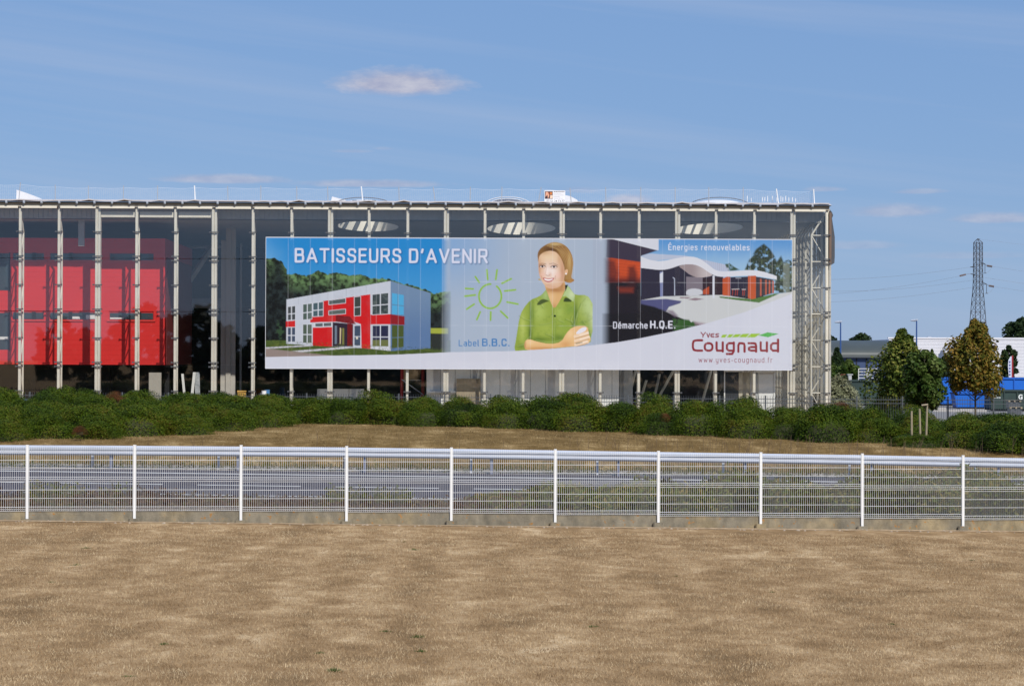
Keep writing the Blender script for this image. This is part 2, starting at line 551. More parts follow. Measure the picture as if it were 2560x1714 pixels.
UX = [67.8, 336.7, 602.3, 865.7, 1128, 1388.2, 1646.1, 1901.9, 2155.5, 2406.9]
TOP = [1113, 1113, 1113.5, 1116, 1119.5, 1123.7, 1128, 1131.5, 1134.5, 1139]
BOT = [1294, 1293.5, 1296.5, 1299.5, 1301.5, 1303, 1305, 1307, 1311.5, 1314]
A0, TH = 51.1, R(4.7)
def fpost(i):
    X = (UX[0] - 1280) / F * A0 + 2.5 * i * math.cos(TH); d = A0 + 2.5 * i * math.sin(TH)
    yt = np.interp(i, range(10), TOP) + (min(i, 0) * -1 + max(i - 9, 0) * 4)
    yb = np.interp(i, range(10), BOT) + (min(i, 0) * -1 + max(i - 9, 0) * 2.5)
    px = 1280 + X / d * F
    return P(px, yb, d), P(px, yt, d)
fence = thing('mesh_fence', 'white welded wire fence on the low concrete kerb along the lawn', 'fence', fpost(4)[0])
org = fence.location.copy()
low = thing('low_wall', 'low lichen spotted concrete slab wall under the white wire fence', 'wall', org + Vector((0, .05, 0)))
for i in range(-1, 13):
    b, t = fpost(i)
    mb = MB().bbox(-.031, .031, -.03, .03, -.08, t.z - b.z, .006).box(-.034, .034, -.033, .033, t.z - b.z, t.z - b.z + .015)
    mb.build('post', M_white, fence, loc=b - org)
vert_me = None
HZ = [.01, .05, .10, .30, .50, .70, .75, .80, 1.0, 1.2, 1.4, 1.45]
def bendy(z):
    return -.028 * max(0, 1 - abs(z - .075) / .03) - .028 * max(0, 1 - abs(z - .75) / .045) - .028 * max(0, 1 - abs(z - 1.43) / .035)
mbv = MB()
for k in range(49):
    x = .05 + k * .05
    zs = [0, .045, .075, .105, .705, .75, .795, 1.395, 1.43, 1.465, 1.525]
    for z0, z1 in zip(zs[:-1], zs[1:]):
        mbv.tube((x, bendy(z0), z0), (x, bendy(z1), z1), .0033, n=4, caps=False)
vert_me = mbv.mesh('upright_wires', M_white)
mbh = MB()
for z in HZ:
    mbh.tube((.035, bendy(z) + .006, z), (2.465, bendy(z) + .006, z), .0052, n=4, caps=False)
hor_me = mbh.mesh('cross_wires', M_white)
for i in range(-1, 12):
    b, t = fpost(i); b2, t2 = fpost(i + 1)
    dv = b2 - b
    rz = math.atan2(dv.y, dv.x)
    p = bpy.data.objects.new('wire_panel', hor_me)
    zb = min(b.z, b2.z) * .5 + max(b.z, b2.z) * .5
    p.location = (b.x - org.x, b.y - org.y, (t.z + t2.z) / 2 - .02 - 1.525 - org.z)
    p.rotation_euler = (0, 0, rz)
    link(p, fence)
    q = inst('upright_wires', vert_me, p, kind='stuff')
    L_ = math.hypot(dv.x, dv.y)
    z_top = (t.z + t2.z) / 2 - .02 - 1.525 - .008
    mb = MB(); n = 12; r_ = random.Random(i + 50)
    zs = [z_top + r_.uniform(-.006, .006) for _ in range(n + 1)]
    zg = min(b.z, b2.z) - .35
    for k in range(n):
        x0, x1 = .012 + (L_ - .024) * k / n, .012 + (L_ - .024) * (k + 1) / n
        kk = len(mb.v)
        mb.v += [(x0, 0, zg), (x1, 0, zg), (x1, 0, zs[k + 1]), (x0, 0, zs[k]), (x0, .06, zg), (x1, .06, zg), (x1, .06, zs[k + 1]), (x0, .06, zs[k])]
        mb.f += [(kk, kk + 1, kk + 2, kk + 3), (kk + 3, kk + 2, kk + 6, kk + 7), (kk + 5, kk + 4, kk + 7, kk + 6)]
        if k == 0: mb.f.append((kk + 4, kk, kk + 3, kk + 7))
        if k == n - 1: mb.f.append((kk + 1, kk + 5, kk + 6, kk + 2))
    s_ = mb.build('concrete_slab', M_conc, low, loc=(b.x - org.x, b.y - org.y - .02, -org.z))
    s_.rotation_euler = (0, 0, rz)
    # concrete foot of the post
    MB().bbox(-.13, .13, -.10, -.01, -.2, .0 + r_.uniform(-.03, .01), .03).build('footing', M_conc, low, loc=(b.x - org.x, b.y - org.y - .03, b.z - org.z))

# bare sandy soil and small stones along the foot of the wall
mb = MB(); r_ = random.Random(31)
fl = [fpost(i) for i in range(-1, 13)]
def fence_pt(t):
    i = min(int(t), 12); a, b = fl[i][0], fl[i + 1][0]
    return a.lerp(b, t - i)
t = 0.0
prev = None
while t < 12.9:
    p = fence_pt(t)
    w = .16 + .16 * abs(math.sin(t * 3.1 + math.sin(t * 7)))
    cur = ((p.x, p.y - .04, float(zt(p.x, p.y - .04)) + .012), (p.x, p.y - .06 - w, float(zt(p.x, p.y - .06 - w)) + .008))
    if prev:
        mb.poly([prev[1], cur[1], cur[0], prev[0]])
    prev = cur
    t += .11
mb.build('bare_soil', mat('sandy_soil', (.42, .30, .18), .95, var=.45, vscale=7, bump=.6, bscale=30), None, 'structure')
mb = MB()
for k in range(260):
    p = fence_pt(r_.uniform(0, 12.9)); y = p.y - r_.uniform(.06, .55); s = r_.uniform(.012, .04)
    z = float(zt(p.x, y))
    kk = len(mb.v)
    for a_ in range(5):
        q = 2 * math.pi * a_ / 5
        mb.v.append((p.x + math.cos(q) * s * r_.uniform(.7, 1.3), y + math.sin(q) * s, z))
    mb.v.append((p.x, y, z + s * .8))
    for a_ in range(5):
        mb.f.append((kk + a_, kk + (a_ + 1) % 5, kk + 5))
tag(mb.build('pebbles', mat('pebble', (.36, .29, .22), .9), None, 'stuff'), 'small stones along the foot of the low concrete wall', 'stones')

# ---------------------------------------------------------------- guard rail beyond the road
M_galv = mat('galvanised_steel', (.50, .53, .60), .45, metal=.15, var=.12, vscale=.8)
M_galv2 = mat('galvanised_post', (.20, .22, .30), .5, metal=.2, var=.2, vscale=2)
RT = [(0, 1112), (340, 1113.5), (1000, 1119), (1650, 1129.5), (2100, 1136), (2560, 1145)]
def rail_pt(X, d=68.4):
    px = 1280 + (X - d * math.tan(R(1))) / d * F
    y = np.interp(px, [a for a, _ in RT], [b for _, b in RT])
    if px < 0: y = 1112 + px * .003
    if px > 2560: y = 1145 + (px - 2560) * .018
    return P(px, y, d)
rail = thing('guard_rail', 'galvanised corrugated steel guard rail along the far road edge', 'guard rail', (0, 68.4, float(zt(0, 68.4))))
ro = rail.location.copy()
prof = [(0, 0), (-.015, -.012), (-.055, -.03), (-.08, -.055), (-.08, -.10), (-.05, -.125), (-.01, -.145), (-.01, -.165), (-.05, -.185), (-.08, -.21), (-.08, -.255), (-.055, -.28), (-.015, -.298), (0, -.31)]
xsr = list(np.arange(-44, 44.1, 4.0))
for a, b in zip(xsr[:-1], xsr[1:]):
    mb = MB(); pa, pb = rail_pt(a), rail_pt(b)
    n = len(prof)
    for (p_, e) in ((pa, 0), (pb, .01)):
        for (yy, zz) in prof:
            mb.v.append((p_.x - ro.x + (0.02 if e else -.02), p_.y - ro.y + yy - (.004 if e else 0), p_.z - ro.z + zz))
    for k in range(n - 1):
        mb.f.append((k, k + 1, n + k + 1, n + k))
    mb.build('beam', M_galv, rail)
for x in xsr:
    p_ = rail_pt(x + .55)
    zg = float(zt(p_.x, p_.y)) - .3
    MB().box(-.05, .05, .0, .012, zg - p_.z, -.06).box(-.05, -.04, 0, .07, zg - p_.z, -.06).box(.04, .05, 0, .07, zg - p_.z, -.06).build('post', M_galv2, rail, loc=p_ - ro + Vector((0, .03, 0)))
    p_ = rail_pt(x - .1)
    MB().box(-.045, .045, .0, .012, zg - p_.z, -.2).box(-.045, -.035, 0, .06, zg - p_.z, -.2).box(.035, .045, 0, .06, zg - p_.z, -.2).build('post', M_galv, rail, loc=p_ - ro + Vector((0, .35, -.02)))

# ---------------------------------------------------------------- weeds between fence and road
def weed_band(name, label, xr, yr, n, hfun, m, m_size, seed, stalk_share=.35):
    r = np.random.default_rng(seed)
    x = r.uniform(xr[0], xr[1], n); y = r.uniform(yr[0], yr[1], n)
    z = zt(x, y); H = hfun(x, y) * r.uniform(.5, 1.1, n)
    parts = []
    # upright stems
    k = int(n * stalk_share)
    a = r.uniform(0, 2 * np.pi, k); w = .006
    V = np.empty((k, 3, 3))
    V[:, 0] = np.stack([x[:k] - np.cos(a) * w, y[:k] - np.sin(a) * w, z[:k] - .02], 1)
    V[:, 1] = np.stack([x[:k] + np.cos(a) * w, y[:k] + np.sin(a) * w, z[:k] - .02], 1)
    le = r.normal(0, .16, (k, 2)) * H[:k, None]
    V[:, 2] = np.stack([x[:k] + le[:, 0], y[:k] + le[:, 1], z[:k] + H[:k] * 1.12], 1)
    VV = np.concatenate([V, V[:, 2:3]], 1)
    parts.append((VV.reshape(-1, 3), np.arange(4 * k).reshape(k, 4)))
    t = r.uniform(0, 1, n) ** 1.1
    C = np.stack([x + r.normal(0, .06, n), y + r.normal(0, .06, n), z + H * t], 1)
    Nn = np.stack([np.zeros(n), -np.ones(n) * .7, np.ones(n) * .4], 1)
    parts.append(leaves(C, Nn, m_size, r, .35, .9))
    V, Q = cat_geo(parts)
    o = link(bpy.data.objects.new(name, np_mesh(name, V, Q, m)), None, 'stuff')
    return tag(o, label, 'weeds')
M_w1 = ramp_leaf('roadside_weed', [(.035, .028, .008), (.075, .05, .015), (.06, .085, .012), (.105, .12, .02), (.20, .14, .04), (.065, .09, .012)], .8, .2, .8)
M_w2 = ramp_leaf('reddish_weed', [(.03, .014, .011), (.06, .028, .018), (.09, .046, .026), (.12, .085, .035), (.04, .055, .014)], .8, .2, .7)
def h_low(x, y):
    return .27 + .2 * (np.sin(x * 1.3) + np.sin(x * .57 + 1)).clip(0, 2) * .5
def h_high(x, y):
    return np.interp(x, [0, 2.0, 3.5, 7, 12, 20], [.2, .6, .9, 1.0, 1.08, 1.12]) * (.86 + .3 * np.sin(x * 2.1 + np.sin(x * .8)) * np.sin(x * .9 + 2))
weed_band('roadside_weeds', 'low reddish dry weeds between the white fence and the road', (-15, 4), (52.6, 57.5), 26000, h_low, M_w2, .06, 11)
weed_band('roadside_weeds', 'tall green and brown weeds behind the white fence hiding the road', (-.2, 18), (53.4, 58.8), 120000, h_high, M_w1, .075, 12, .12)
weed_band('roadside_weeds', 'yellowish grass tufts growing around the guard rail posts', (-18, 20), (68.7, 70.2), 7000, lambda x, y: .18 + .14 * np.sin(x * .7) ** 2, M_w1, .04, 13, .8)
for (px, py, s, n) in ((870, 1232, .55, 700), (980, 1222, .5, 700), (110, 1245, .45, 500), (180, 1240, .4, 300), (300, 1230, .5, 240)):
    p = P(px, py, 56.5)
    weed_band('weed_clump', 'leafy green weed clump at the roadside behind the white fence', (p.x - s, p.x + s), (56, 57), n, lambda x, y: .55 + 0 * x, M_w1, .06, int(px))
# dry stalks standing above the rail
M_stalk = mat('dry_stalk', (.10, .065, .04), .9)
mb = MB(); r_ = random.Random(4)
for k in range(150):
    x = r_.uniform(-12, 20) if r_.random() < .2 else r_.uniform(4, 20)
    y = r_.uniform(69.2, 70.6)
    z = float(zt(x, y)); h = r_.uniform(.85, 1.25)
    l = r_.gauss(0.02, .10)
    mb.tube((x, y, z - .05), (x + l * h, y, z + h), .010, .004, 3, False)
    if r_.random() < .4:
        mb.tube((x + l * h * .7, y, z + h * .7), (x + l * h * .7 + r_.uniform(-.15, .15), y, z + h * .95), .006, .004, 3, False)
tag(mb.build('dry_stalks', M_stalk, None, 'stuff'), 'thin dead brown plant stalks rising above the guard rail', 'stalks')

# ---------------------------------------------------------------- shrubs on the bank
SHRUB = [(.014, .027, .002), (.030, .056, .003), (.054, .092, .004), (.088, .122, .006), (.100, .086, .010)]
M_shrub = ramp_leaf('shrub_leaf', SHRUB, .6, .16, .9, .12, .45)
M_shrub_red = ramp_leaf('rusty_shrub_leaf', [(.05, .035, .010), (.12, .04, .018), (.17, .06, .025), (.08, .08, .02)], .6, .22, 1.3)
M_core = mat('shrub_core_shade', (.03, .032, .012), .95)  # near-black fill: shade inside the foliage put into the colour
def lump_mesh(name, seed, m, n=17000, rx=1.35, ry=1.35, h=1.34, size=.031, lumps=11):
    r = np.random.default_rng(seed)
    C, Nn = [], []
    cs = []
    for k in range(lumps):
        a = r.uniform(0, 2 * np.pi); ra = r.uniform(0, .74) if k else 0
        cs.append((math.cos(a) * ra * rx, math.sin(a) * ra * ry, h * r.uniform(.28, .74) * (1 - .30 * ra), r.uniform(.34, .52)))
    per = n // lumps
    for (cx, cy, cz, q) in cs:
        d = r.normal(0, 1, (per, 3)); d /= np.linalg.norm(d, axis=1, keepdims=True)
        d[:, 2] = np.where(d[:, 2] < -.5, -d[:, 2], d[:, 2])
        bump = 1 + .10 * np.sin(d[:, 0] * 7 + cx * 5) * np.sin(d[:, 2] * 6 + cy * 7)
        rad = q * bump * (1.06 - .5 * r.random(per) ** 2.2)
        p = np.stack([cx + d[:, 0] * rad * 1.15, cy + d[:, 1] * rad * 1.15, cz + d[:, 2] * rad], 1)
        ok = p[:, 2] > .03
        C.append(p[ok]); Nn.append(d[ok] + np.array([0, 0, .5]))
    # skirt down to the soil
    k = n // 4
    a = r.uniform(0, 2 * np.pi, k); zz = r.uniform(0.02, h * .55, k)
    rr = (1 - (zz / h) ** 2 * .5) * r.uniform(.72, .9, k)
    C.append(np.stack([np.cos(a) * rr * rx, np.sin(a) * rr * ry, zz], 1)); Nn.append(np.stack([np.cos(a), np.sin(a), np.full(k, .5)], 1))
    C = np.vstack(C); Nn = np.vstack(Nn)
    V, Q = leaves(C, Nn, size, r, .5, .55)
    return np_mesh(name, V, Q, m)
def core_mesh(name, seed, rx=1.0, ry=1.0, h=1.1, m=None):  # added solid lump that closes the view through the leaves and darkens their inside
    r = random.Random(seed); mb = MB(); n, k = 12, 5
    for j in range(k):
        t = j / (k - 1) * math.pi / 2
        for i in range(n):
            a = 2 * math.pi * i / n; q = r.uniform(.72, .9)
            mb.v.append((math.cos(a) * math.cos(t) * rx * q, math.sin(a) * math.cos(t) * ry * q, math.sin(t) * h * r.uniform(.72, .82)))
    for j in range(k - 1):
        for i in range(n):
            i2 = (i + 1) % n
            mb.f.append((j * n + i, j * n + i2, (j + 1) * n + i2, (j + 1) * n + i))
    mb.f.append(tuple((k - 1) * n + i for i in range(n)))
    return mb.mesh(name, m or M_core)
SH = [(lump_mesh('foliage', 20 + k, M_shrub), core_mesh('dark_core', k)) for k in range(6)]
SHR = (lump_mesh('foliage', 40, M_shrub_red, 9000), core_mesh('dark_core', 9, .6, .6, .7))
FOOT = [(-200, 72.2), (0, 73), (273, 75), (546, 80), (710, 86), (809, 88), (984, 87), (1312, 85), (1640, 82), (1967, 79), (2186, 77), (2560, 73), (2760, 71)]
def shrub(x, y, s, k, label, group, hs=1.0, red=False):
    f_, c_ = SHR if red else SH[k % 6]
    o = thing('shrub', label, 'shrub', (x, y, float(zt(x, y)) - .03), k * 1.7, group)
    o.scale = (s, s, s * hs)
    inst('foliage', f_, o); inst('dark_core', c_, o)
    return o
r_ = random.Random(12); k = 0
px = -110.0
col_i = 0
while px < 2700:
    d0 = np.interp(px, [a for a, _ in FOOT], [b for _, b in FOOT])
    left = px < 700
    d1 = 97.5 if left else min(d0 + (5.2 if px < 2150 else 7.5), 97)
    d = d0 + 1.0 + (0.0 if col_i % 2 else .8)
    row = 0
    while d < d1:
        p = P(px + r_.uniform(-14, 14), 1000, d + r_.uniform(-.3, .3))
        s = r_.uniform(.82, 1.08)
        hs = r_.uniform(.84, 1.08)
        if left:
            hs *= (.80, .88, .94)[min(row, 2)]
            at_ = 'below the red cabin' if px < 420 else 'below the column and white planks'
            if row == 0: lab = 'dense shrub at the grass edge of the wide bed ' + at_
            elif d > 92: lab = 'dense shrub of the wide bed at the picket fence ' + at_
            else: lab = 'dense shrub inside the wide bed ' + at_
            grp = 'shrubs of the wide planted bed'
        elif px < 2090:
            at_ = 'the pictured house' if px < 1120 else 'the sun drawing' if px < 1290 else 'the pictured woman' if px < 1500 else 'the dark orange picture' if px < 1720 else 'the maker name' if px < 1990 else 'the lattice corner'
            lab = 'dark green hedge shrub below %s, %s' % (at_, 'bordering the dry grass' if row == 0 else 'behind the outer shrubs')
            grp = 'hedge shrubs under the banner'
            if row > 0: hs *= 1.06
        else:
            at_ = 'the fresh green tree' if px < 2380 else 'the autumn tree and skip'
            lab = 'dark green hedge shrub before %s, %s' % (at_, 'bordering the dry grass' if row == 0 else 'behind the outer shrubs')
            grp = 'hedge shrubs before the container yard'
            hs *= .9 if row == 0 else .95
            if 2255 < px < 2350 and row == 0: hs *= .5
        shrub(p.x, p.y, s, k, lab, grp, hs)
        k += 1; row += 1
        d += 1.9 if left else 1.8
    px += 1.55 / d0 * F
    col_i += 1
for (px, py, d, s, where) in ((200, 1076, 73.9, .24, 'low at the grass edge of the wide bed'), (2100, 1036, 84.5, .7, 'in the hedge beside the lattice corner'), (1660, 1046, 82.6, .3, 'in the hedge under the maker name'), (470, 1012, 87, .4, 'in the wide bed under the white planks'), (290, 996, 90, .45, 'in the wide bed by the picket fence')):
    p = P(px, py, d)
    o = shrub(p.x, p.y, s, k, 'rust red shrub growing ' + where, 'rusty shrubs in the hedge', 1.0, True); k += 1
    o.location.z = p.z - s * .6
# ---------------------------------------------------------------- glass exhibition hall
FY = 112.4
XC20 = FAC(1982, 760, FY).x
XI = {i: XC20 - 2.0 * (20 - i) for i in range(-4, 21)}
XE = FAC(2066.6, 760, FY).x
XRE = FAC(2078.5, 760, FY).x
def fz(y, Y=None):
    return FAC(1280, y, Y or FY).z
ZJ = [fz(y) for y in (518, 650, 782, 914, 1046)]
ZF = ZJ[4] - .12                         # hall floor
XL = XI[-4] - .1
hall = thing('glass_hall', 'long glass fronted exhibition hall with cream steel mullions', 'building', (0, FY, ZF))
HO = -hall.location
M_cream = mat('cream_steel', (.74, .69, .58), .45, var=.10, vscale=1.2)
M_fascia = mat('beige_fascia', (.42, .385, .32), .6, var=.12, vscale=1)
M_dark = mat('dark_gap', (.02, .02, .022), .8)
M_clamp = mat('steel_clamp', (.20, .20, .20), .35, metal=.8)
M_roofw = mat('white_roof_membrane', (.52, .49, .50), .6, var=.1, vscale=1.5)
M_ceil = mat('grey_ceiling', (.42, .42, .42), .8, var=.10, vscale=.4)
M_band = mat('ribbed_grey_band', (.55, .56, .56), .7, var=.1, vscale=2)
M_floor = mat('hall_floor', (.28, .27, .26), .5, var=.15, vscale=.5)
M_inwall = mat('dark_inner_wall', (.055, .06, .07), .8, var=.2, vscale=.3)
M_shaft = mat('skylight_lining', (.78, .74, .64), .7)
def glass_material(name, tint, r0):
    m = bpy.data.materials.new(name); m.use_nodes = True
    N, L = m.node_tree.nodes, m.node_tree.links
    N.remove(N['Principled BSDF'])
    t = N.new('ShaderNodeBsdfTransparent'); t.inputs[0].default_value = (*tint, 1)
    g = N.new('ShaderNodeBsdfGlossy'); g.inputs['Roughness'].default_value = .015
    g.inputs['Color'].default_value = (.95, .97, 1, 1)
    lw = N.new('ShaderNodeLayerWeight'); lw.inputs['Blend'].default_value = .5
    pw = N.new('ShaderNodeMath'); pw.operation = 'POWER'; L.new(lw.outputs['Facing'], pw.inputs[0]); pw.inputs[1].default_value = 4.5
    ma = N.new('ShaderNodeMath'); ma.operation = 'MULTIPLY_ADD'; L.new(pw.outputs[0], ma.inputs[0]); ma.inputs[1].default_value = .6; ma.inputs[2].default_value = r0
    n = N.new('ShaderNodeTexNoise'); n.inputs['Scale'].default_value = .55
    ge = N.new('ShaderNodeNewGeometry'); L.new(ge.outputs['Position'], n.inputs['Vector'])
    bp = N.new('ShaderNodeBump'); bp.inputs['Strength'].default_value = .02; bp.inputs['Distance'].default_value = .02
    L.new(n.outputs['Fac'], bp.inputs['Height']); L.new(bp.outputs[0], g.inputs['Normal'])
    ms = N.new('ShaderNodeMixShader'); L.new(ma.outputs[0], ms.inputs['Fac'])
    L.new(t.outputs[0], ms.inputs[1]); L.new(g.outputs[0], ms.inputs[2])
    L.new(ms.outputs[0], N['Material Output'].inputs['Surface'])
    return m
M_glass = glass_material('facade_glass', (.955, .96, .96), .06)
# glass panes, one object each
pane_me = {}
def pane(x0, x1, z0, z1):
    key = (round(x1 - x0, 3), round(z1 - z0, 3))
    if key not in pane_me:
        pane_me[key] = MB().box(.012, x1 - x0 - .012, 0, .02, .012, z1 - z0 - .012).mesh('glass_pane', M_glass)
    inst('glass_pane', pane_me[key], hall, Vector((x0, FY - .05, z0)) + HO)
bays = [(XI[i], XI[i + 1]) for i in range(-4, 20)] + [(XI[20], XE)]
for (x0, x1) in bays:
    for j in range(4):
        pane(x0, x1, ZJ[j + 1], ZJ[j])
# mullions with their rear trusses and glass clamps
ztop = ZJ[0] + .05
zn = [ztop] + [ (ZJ[0] + ZJ[1]) / 2, ZJ[1], (ZJ[1] + ZJ[2]) / 2, ZJ[2], (ZJ[2] + ZJ[3]) / 2, ZJ[3], (ZJ[3] + ZJ[4]) / 2, ZJ[4]]
def ladder(mb, ax, ay, bx, by, r=.032):
    """lattice between front chord (ax, ay) and rear chord (bx, by)"""
    mb.tube((bx, by, ZF), (bx, by, zn[1]), .05, n=8)
    mb.tube((bx, by, zn[1]), (ax, ay, ztop - .15), .05, n=8)
    for k in range(1, len(zn)):
        mb.tube((ax, ay, zn[k]), (bx, by, zn[k]), r, n=5)
    for k in range(1, len(zn) - 1):
        if k % 2:
            mb.tube((bx, by, zn[k]), (ax, ay, zn[k + 1]), r, n=5)
        else:
            mb.tube((ax, ay, zn[k]), (bx, by, zn[k + 1]), r, n=5)
    return mb
def clamps(w):
    mb = MB()
    for j in range(1, 4):
        for dz in (-.11, .11):
            mb.box(-w / 2 - .09, w / 2 + .09, -.10, -.055, ZJ[j] + dz - .025, ZJ[j] + dz + .025)
            mb.box(-w / 2 - .12, -w / 2 - .07, -.12, -.055, ZJ[j] + dz - .04, ZJ[j] + dz + .04).box(w / 2 + .07, w / 2 + .12, -.12, -.055, ZJ[j] + dz - .04, ZJ[j] + dz + .04)
    for k in (1, 3, 5, 7):
        mb.box(-w / 2 - .08, w / 2 + .08, -.10, -.055, zn[k] - .025, zn[k] + .025)
        mb.box(-w / 2 - .11, -w / 2 - .06, -.12, -.055, zn[k] - .04, zn[k] + .04).box(w / 2 + .06, w / 2 + .11, -.12, -.055, zn[k] - .04, zn[k] + .04)
    return mb
off = Vector((0, 0, HO.z))
me_single = MB().bbox(-.072, .072, 0, .12, ZF, ztop, .012).mesh('mullion', M_cream)
me_double = MB().bbox(-.135, -.012, 0, .34, ZF, ztop, .012).bbox(.012, .135, 0, .34, ZF, ztop, .012).box(-.012, .012, .05, .3, ZF, ztop).mesh('mullion', M_cream)
me_truss = ladder(MB(), 0, .08, 0, .82).mesh('truss', M_cream)
me_cl1, me_cl2 = clamps(.144).mesh('glass_clamps', M_clamp), clamps(.27).mesh('glass_clamps', M_clamp)
for i in range(-4, 21):
    dbl = (i - 2) % 3 == 0
    m_ = inst('mullion', me_double if dbl else me_single, hall, Vector((XI[i], FY, 0)) + HO)
    if not dbl:
        inst('truss', me_truss, m_)
    inst('glass_clamps', me_cl2 if dbl else me_cl1, m_, kind='stuff')
m_ = inst('mullion', me_single, hall, Vector((XE, FY, 0)) + HO)
inst('glass_clamps', me_cl1, m_, kind='stuff')
# side wall: lattice mullions in a row running back, translucent sheeting outside them
DEP = 30.0
me_sm = MB().bbox(-.07, .07, -.06, .06, ZF, ztop, .012).mesh('side_mullion', M_cream)
me_st = ladder(MB(), -.05, 0, -.85, 0).mesh('side_truss', M_cream)
for k in range(0, 24):
    s_ = inst('side_mullion', me_sm, hall, Vector((XE + (0 if k else .12), FY + .45 + 1.2 * k, 0)) + HO)
    inst('side_truss', me_st, s_)
M_sheet = mat('translucent_sheeting', (.86, .82, .74), .6, var=.10, vscale=1.2, translucent=.62)
def open_weave(m, f):
    N, L = m.node_tree.nodes, m.node_tree.links
    out = N['Material Output']; src = out.inputs['Surface'].links[0].from_socket
    t = N.new('ShaderNodeBsdfTransparent'); x = N.new('ShaderNodeMixShader'); x.inputs['Fac'].default_value = f
    L.new(src, x.inputs[1]); L.new(t.outputs[0], x.inputs[2]); L.new(x.outputs[0], out.inputs['Surface'])
open_weave(M_sheet, .24)
for k in range(15):
    mb = MB(); n = 14; y0 = FY + .1 + 2.05 * k
    for j in range(n):
        ya, yb = y0 + 2.03 * j / n, y0 + 2.03 * (j + 1) / n
        xa, xb = XE + .2 + (.03 if j % 2 else 0), XE + .2 + (0 if j % 2 else .03)
        mb.poly([(xa, ya, ZF), (xb, yb, ZF), (xb, yb, ZJ[0]), (xa, ya, ZJ[0])])
    mb.build('side_sheet', M_sheet, hall, loc=HO)
M_brown = mat('brown_corner_panel', (.17, .11, .08), .6, var=.15, vscale=2)
MB().box(XE + .12, XE + .235, FY - .06, FY + .06, fz(658), fz(528)).build('corner_panel', M_brown, hall, loc=HO)
MB().box(XE + .135, XE + .225, FY - .05, FY + .05, ZF, fz(658) - .003).build('corner_post', M_sheet, hall, loc=HO)
M_trans = mat('beam_steel', (.52, .49, .42), .5, var=.1)
for j in range(1, 4):
    mb = MB()
    for x0, x1 in bays:
        pass
# head beam, lip, inner ribbed band, inner lintel of three bays
MB().box(XL, XE + .12, FY - .10, FY + .14, fz(522), fz(512.5)).build('head_beam', M_fascia, hall, loc=HO)
for (x0, x1) in bays:
    MB().box(x0 + .09, x1 - .09, FY - .16, FY - .102, fz(526), fz(520.5)).build('head_lip', M_cream, hall, loc=HO)
    mb = MB(); n = 8
    for j in range(n):
        a, b = x0 + (x1 - x0) * j / n, x0 + (x1 - x0) * (j + 1) / n
        mb.box(a + .012, b - .012, FY + .95, FY + .99, fz(551, FY + .95), fz(520, FY + .95))
    mb.box(x0, x1, FY + .992, FY + 1.02, fz(551, FY + .95), fz(520, FY + .95))
    mb.build('inner_band', M_band, hall, loc=HO)
for i in (2, 3, 4):
    MB().box(XI[i] + .14, XI[i + 1] - .12, FY + .15, FY + .35, FAC(390, 542, FY + .35).z, FAC(390, 530, FY + .35).z).box(XI[i] + .14, XI[i + 1] - .12, FY + .14, FY + .4, FAC(390, 544, FY + .35).z, FAC(390, 541.5, FY + .35).z).build('inner_lintel', M_cream, hall, loc=HO)
# roof: ceiling and deck with elliptical skylight wells
import bmesh
ZC = fz(553, FY + 1.0)
ZR = fz(510)
wells = [(FAC(920, 572, FY + 5.9).x, FY + 5.9, 1.66, 4.5), (FAC(1303, 578, FY + 7.5).x, FY + 7.3, 1.88, 5.6), (FAC(1771, 578, FY + 6.6).x, FY + 6.6, 1.82, 5.1)]
def holed(z, x0, x1, y0, y1, name, m):
    bm = bmesh.new()
    def ring(pts):
        vs_ = [bm.verts.new((a, b, z)) for a, b in pts]
        for a, b in zip(vs_, vs_[1:] + vs_[:1]):
            bm.edges.new((a, b))
    ring([(x0, y0), (x1, y0), (x1, y1), (x0, y1)])
    for (cx, cy, a, b) in wells:
        ring([(cx + a * math.cos(t), cy + b * math.sin(t)) for t in np.linspace(0, 2 * np.pi, 41)[:-1]])
    bmesh.ops.triangle_fill(bm, use_beauty=True, use_dissolve=False, edges=bm.edges[:])
    me = bpy.data.meshes.new(name); bm.to_mesh(me); bm.free()
    me.materials.append(m)
    return link(bpy.data.objects.new(name, me), hall, None, HO)
holed(ZC, XL, XE + .15, FY + 1.03, FY + DEP + 2, 'ceiling', M_ceil)
holed(ZR, XL, XRE, FY - .12, FY + DEP + 2, 'roof_deck', M_roofw)
mb = MB(); n = 90
for k in range(n):
    xa, xb = XL + (XRE - XL) * k / n, XL + (XRE - XL) * (k + 1) / n
    mb.poly([(xa, FY - .1, ZR + .01), (xb, FY - .1, ZR + .01), (xb, FY + .95, ZR + .20), (xa, FY + .95, ZR + .20)])
mb.build('roof_upstand', M_roofw, hall, loc=HO)
M_hood = mat('skylight_hood', (.70, .69, .70), .6, var=.08, vscale=2)
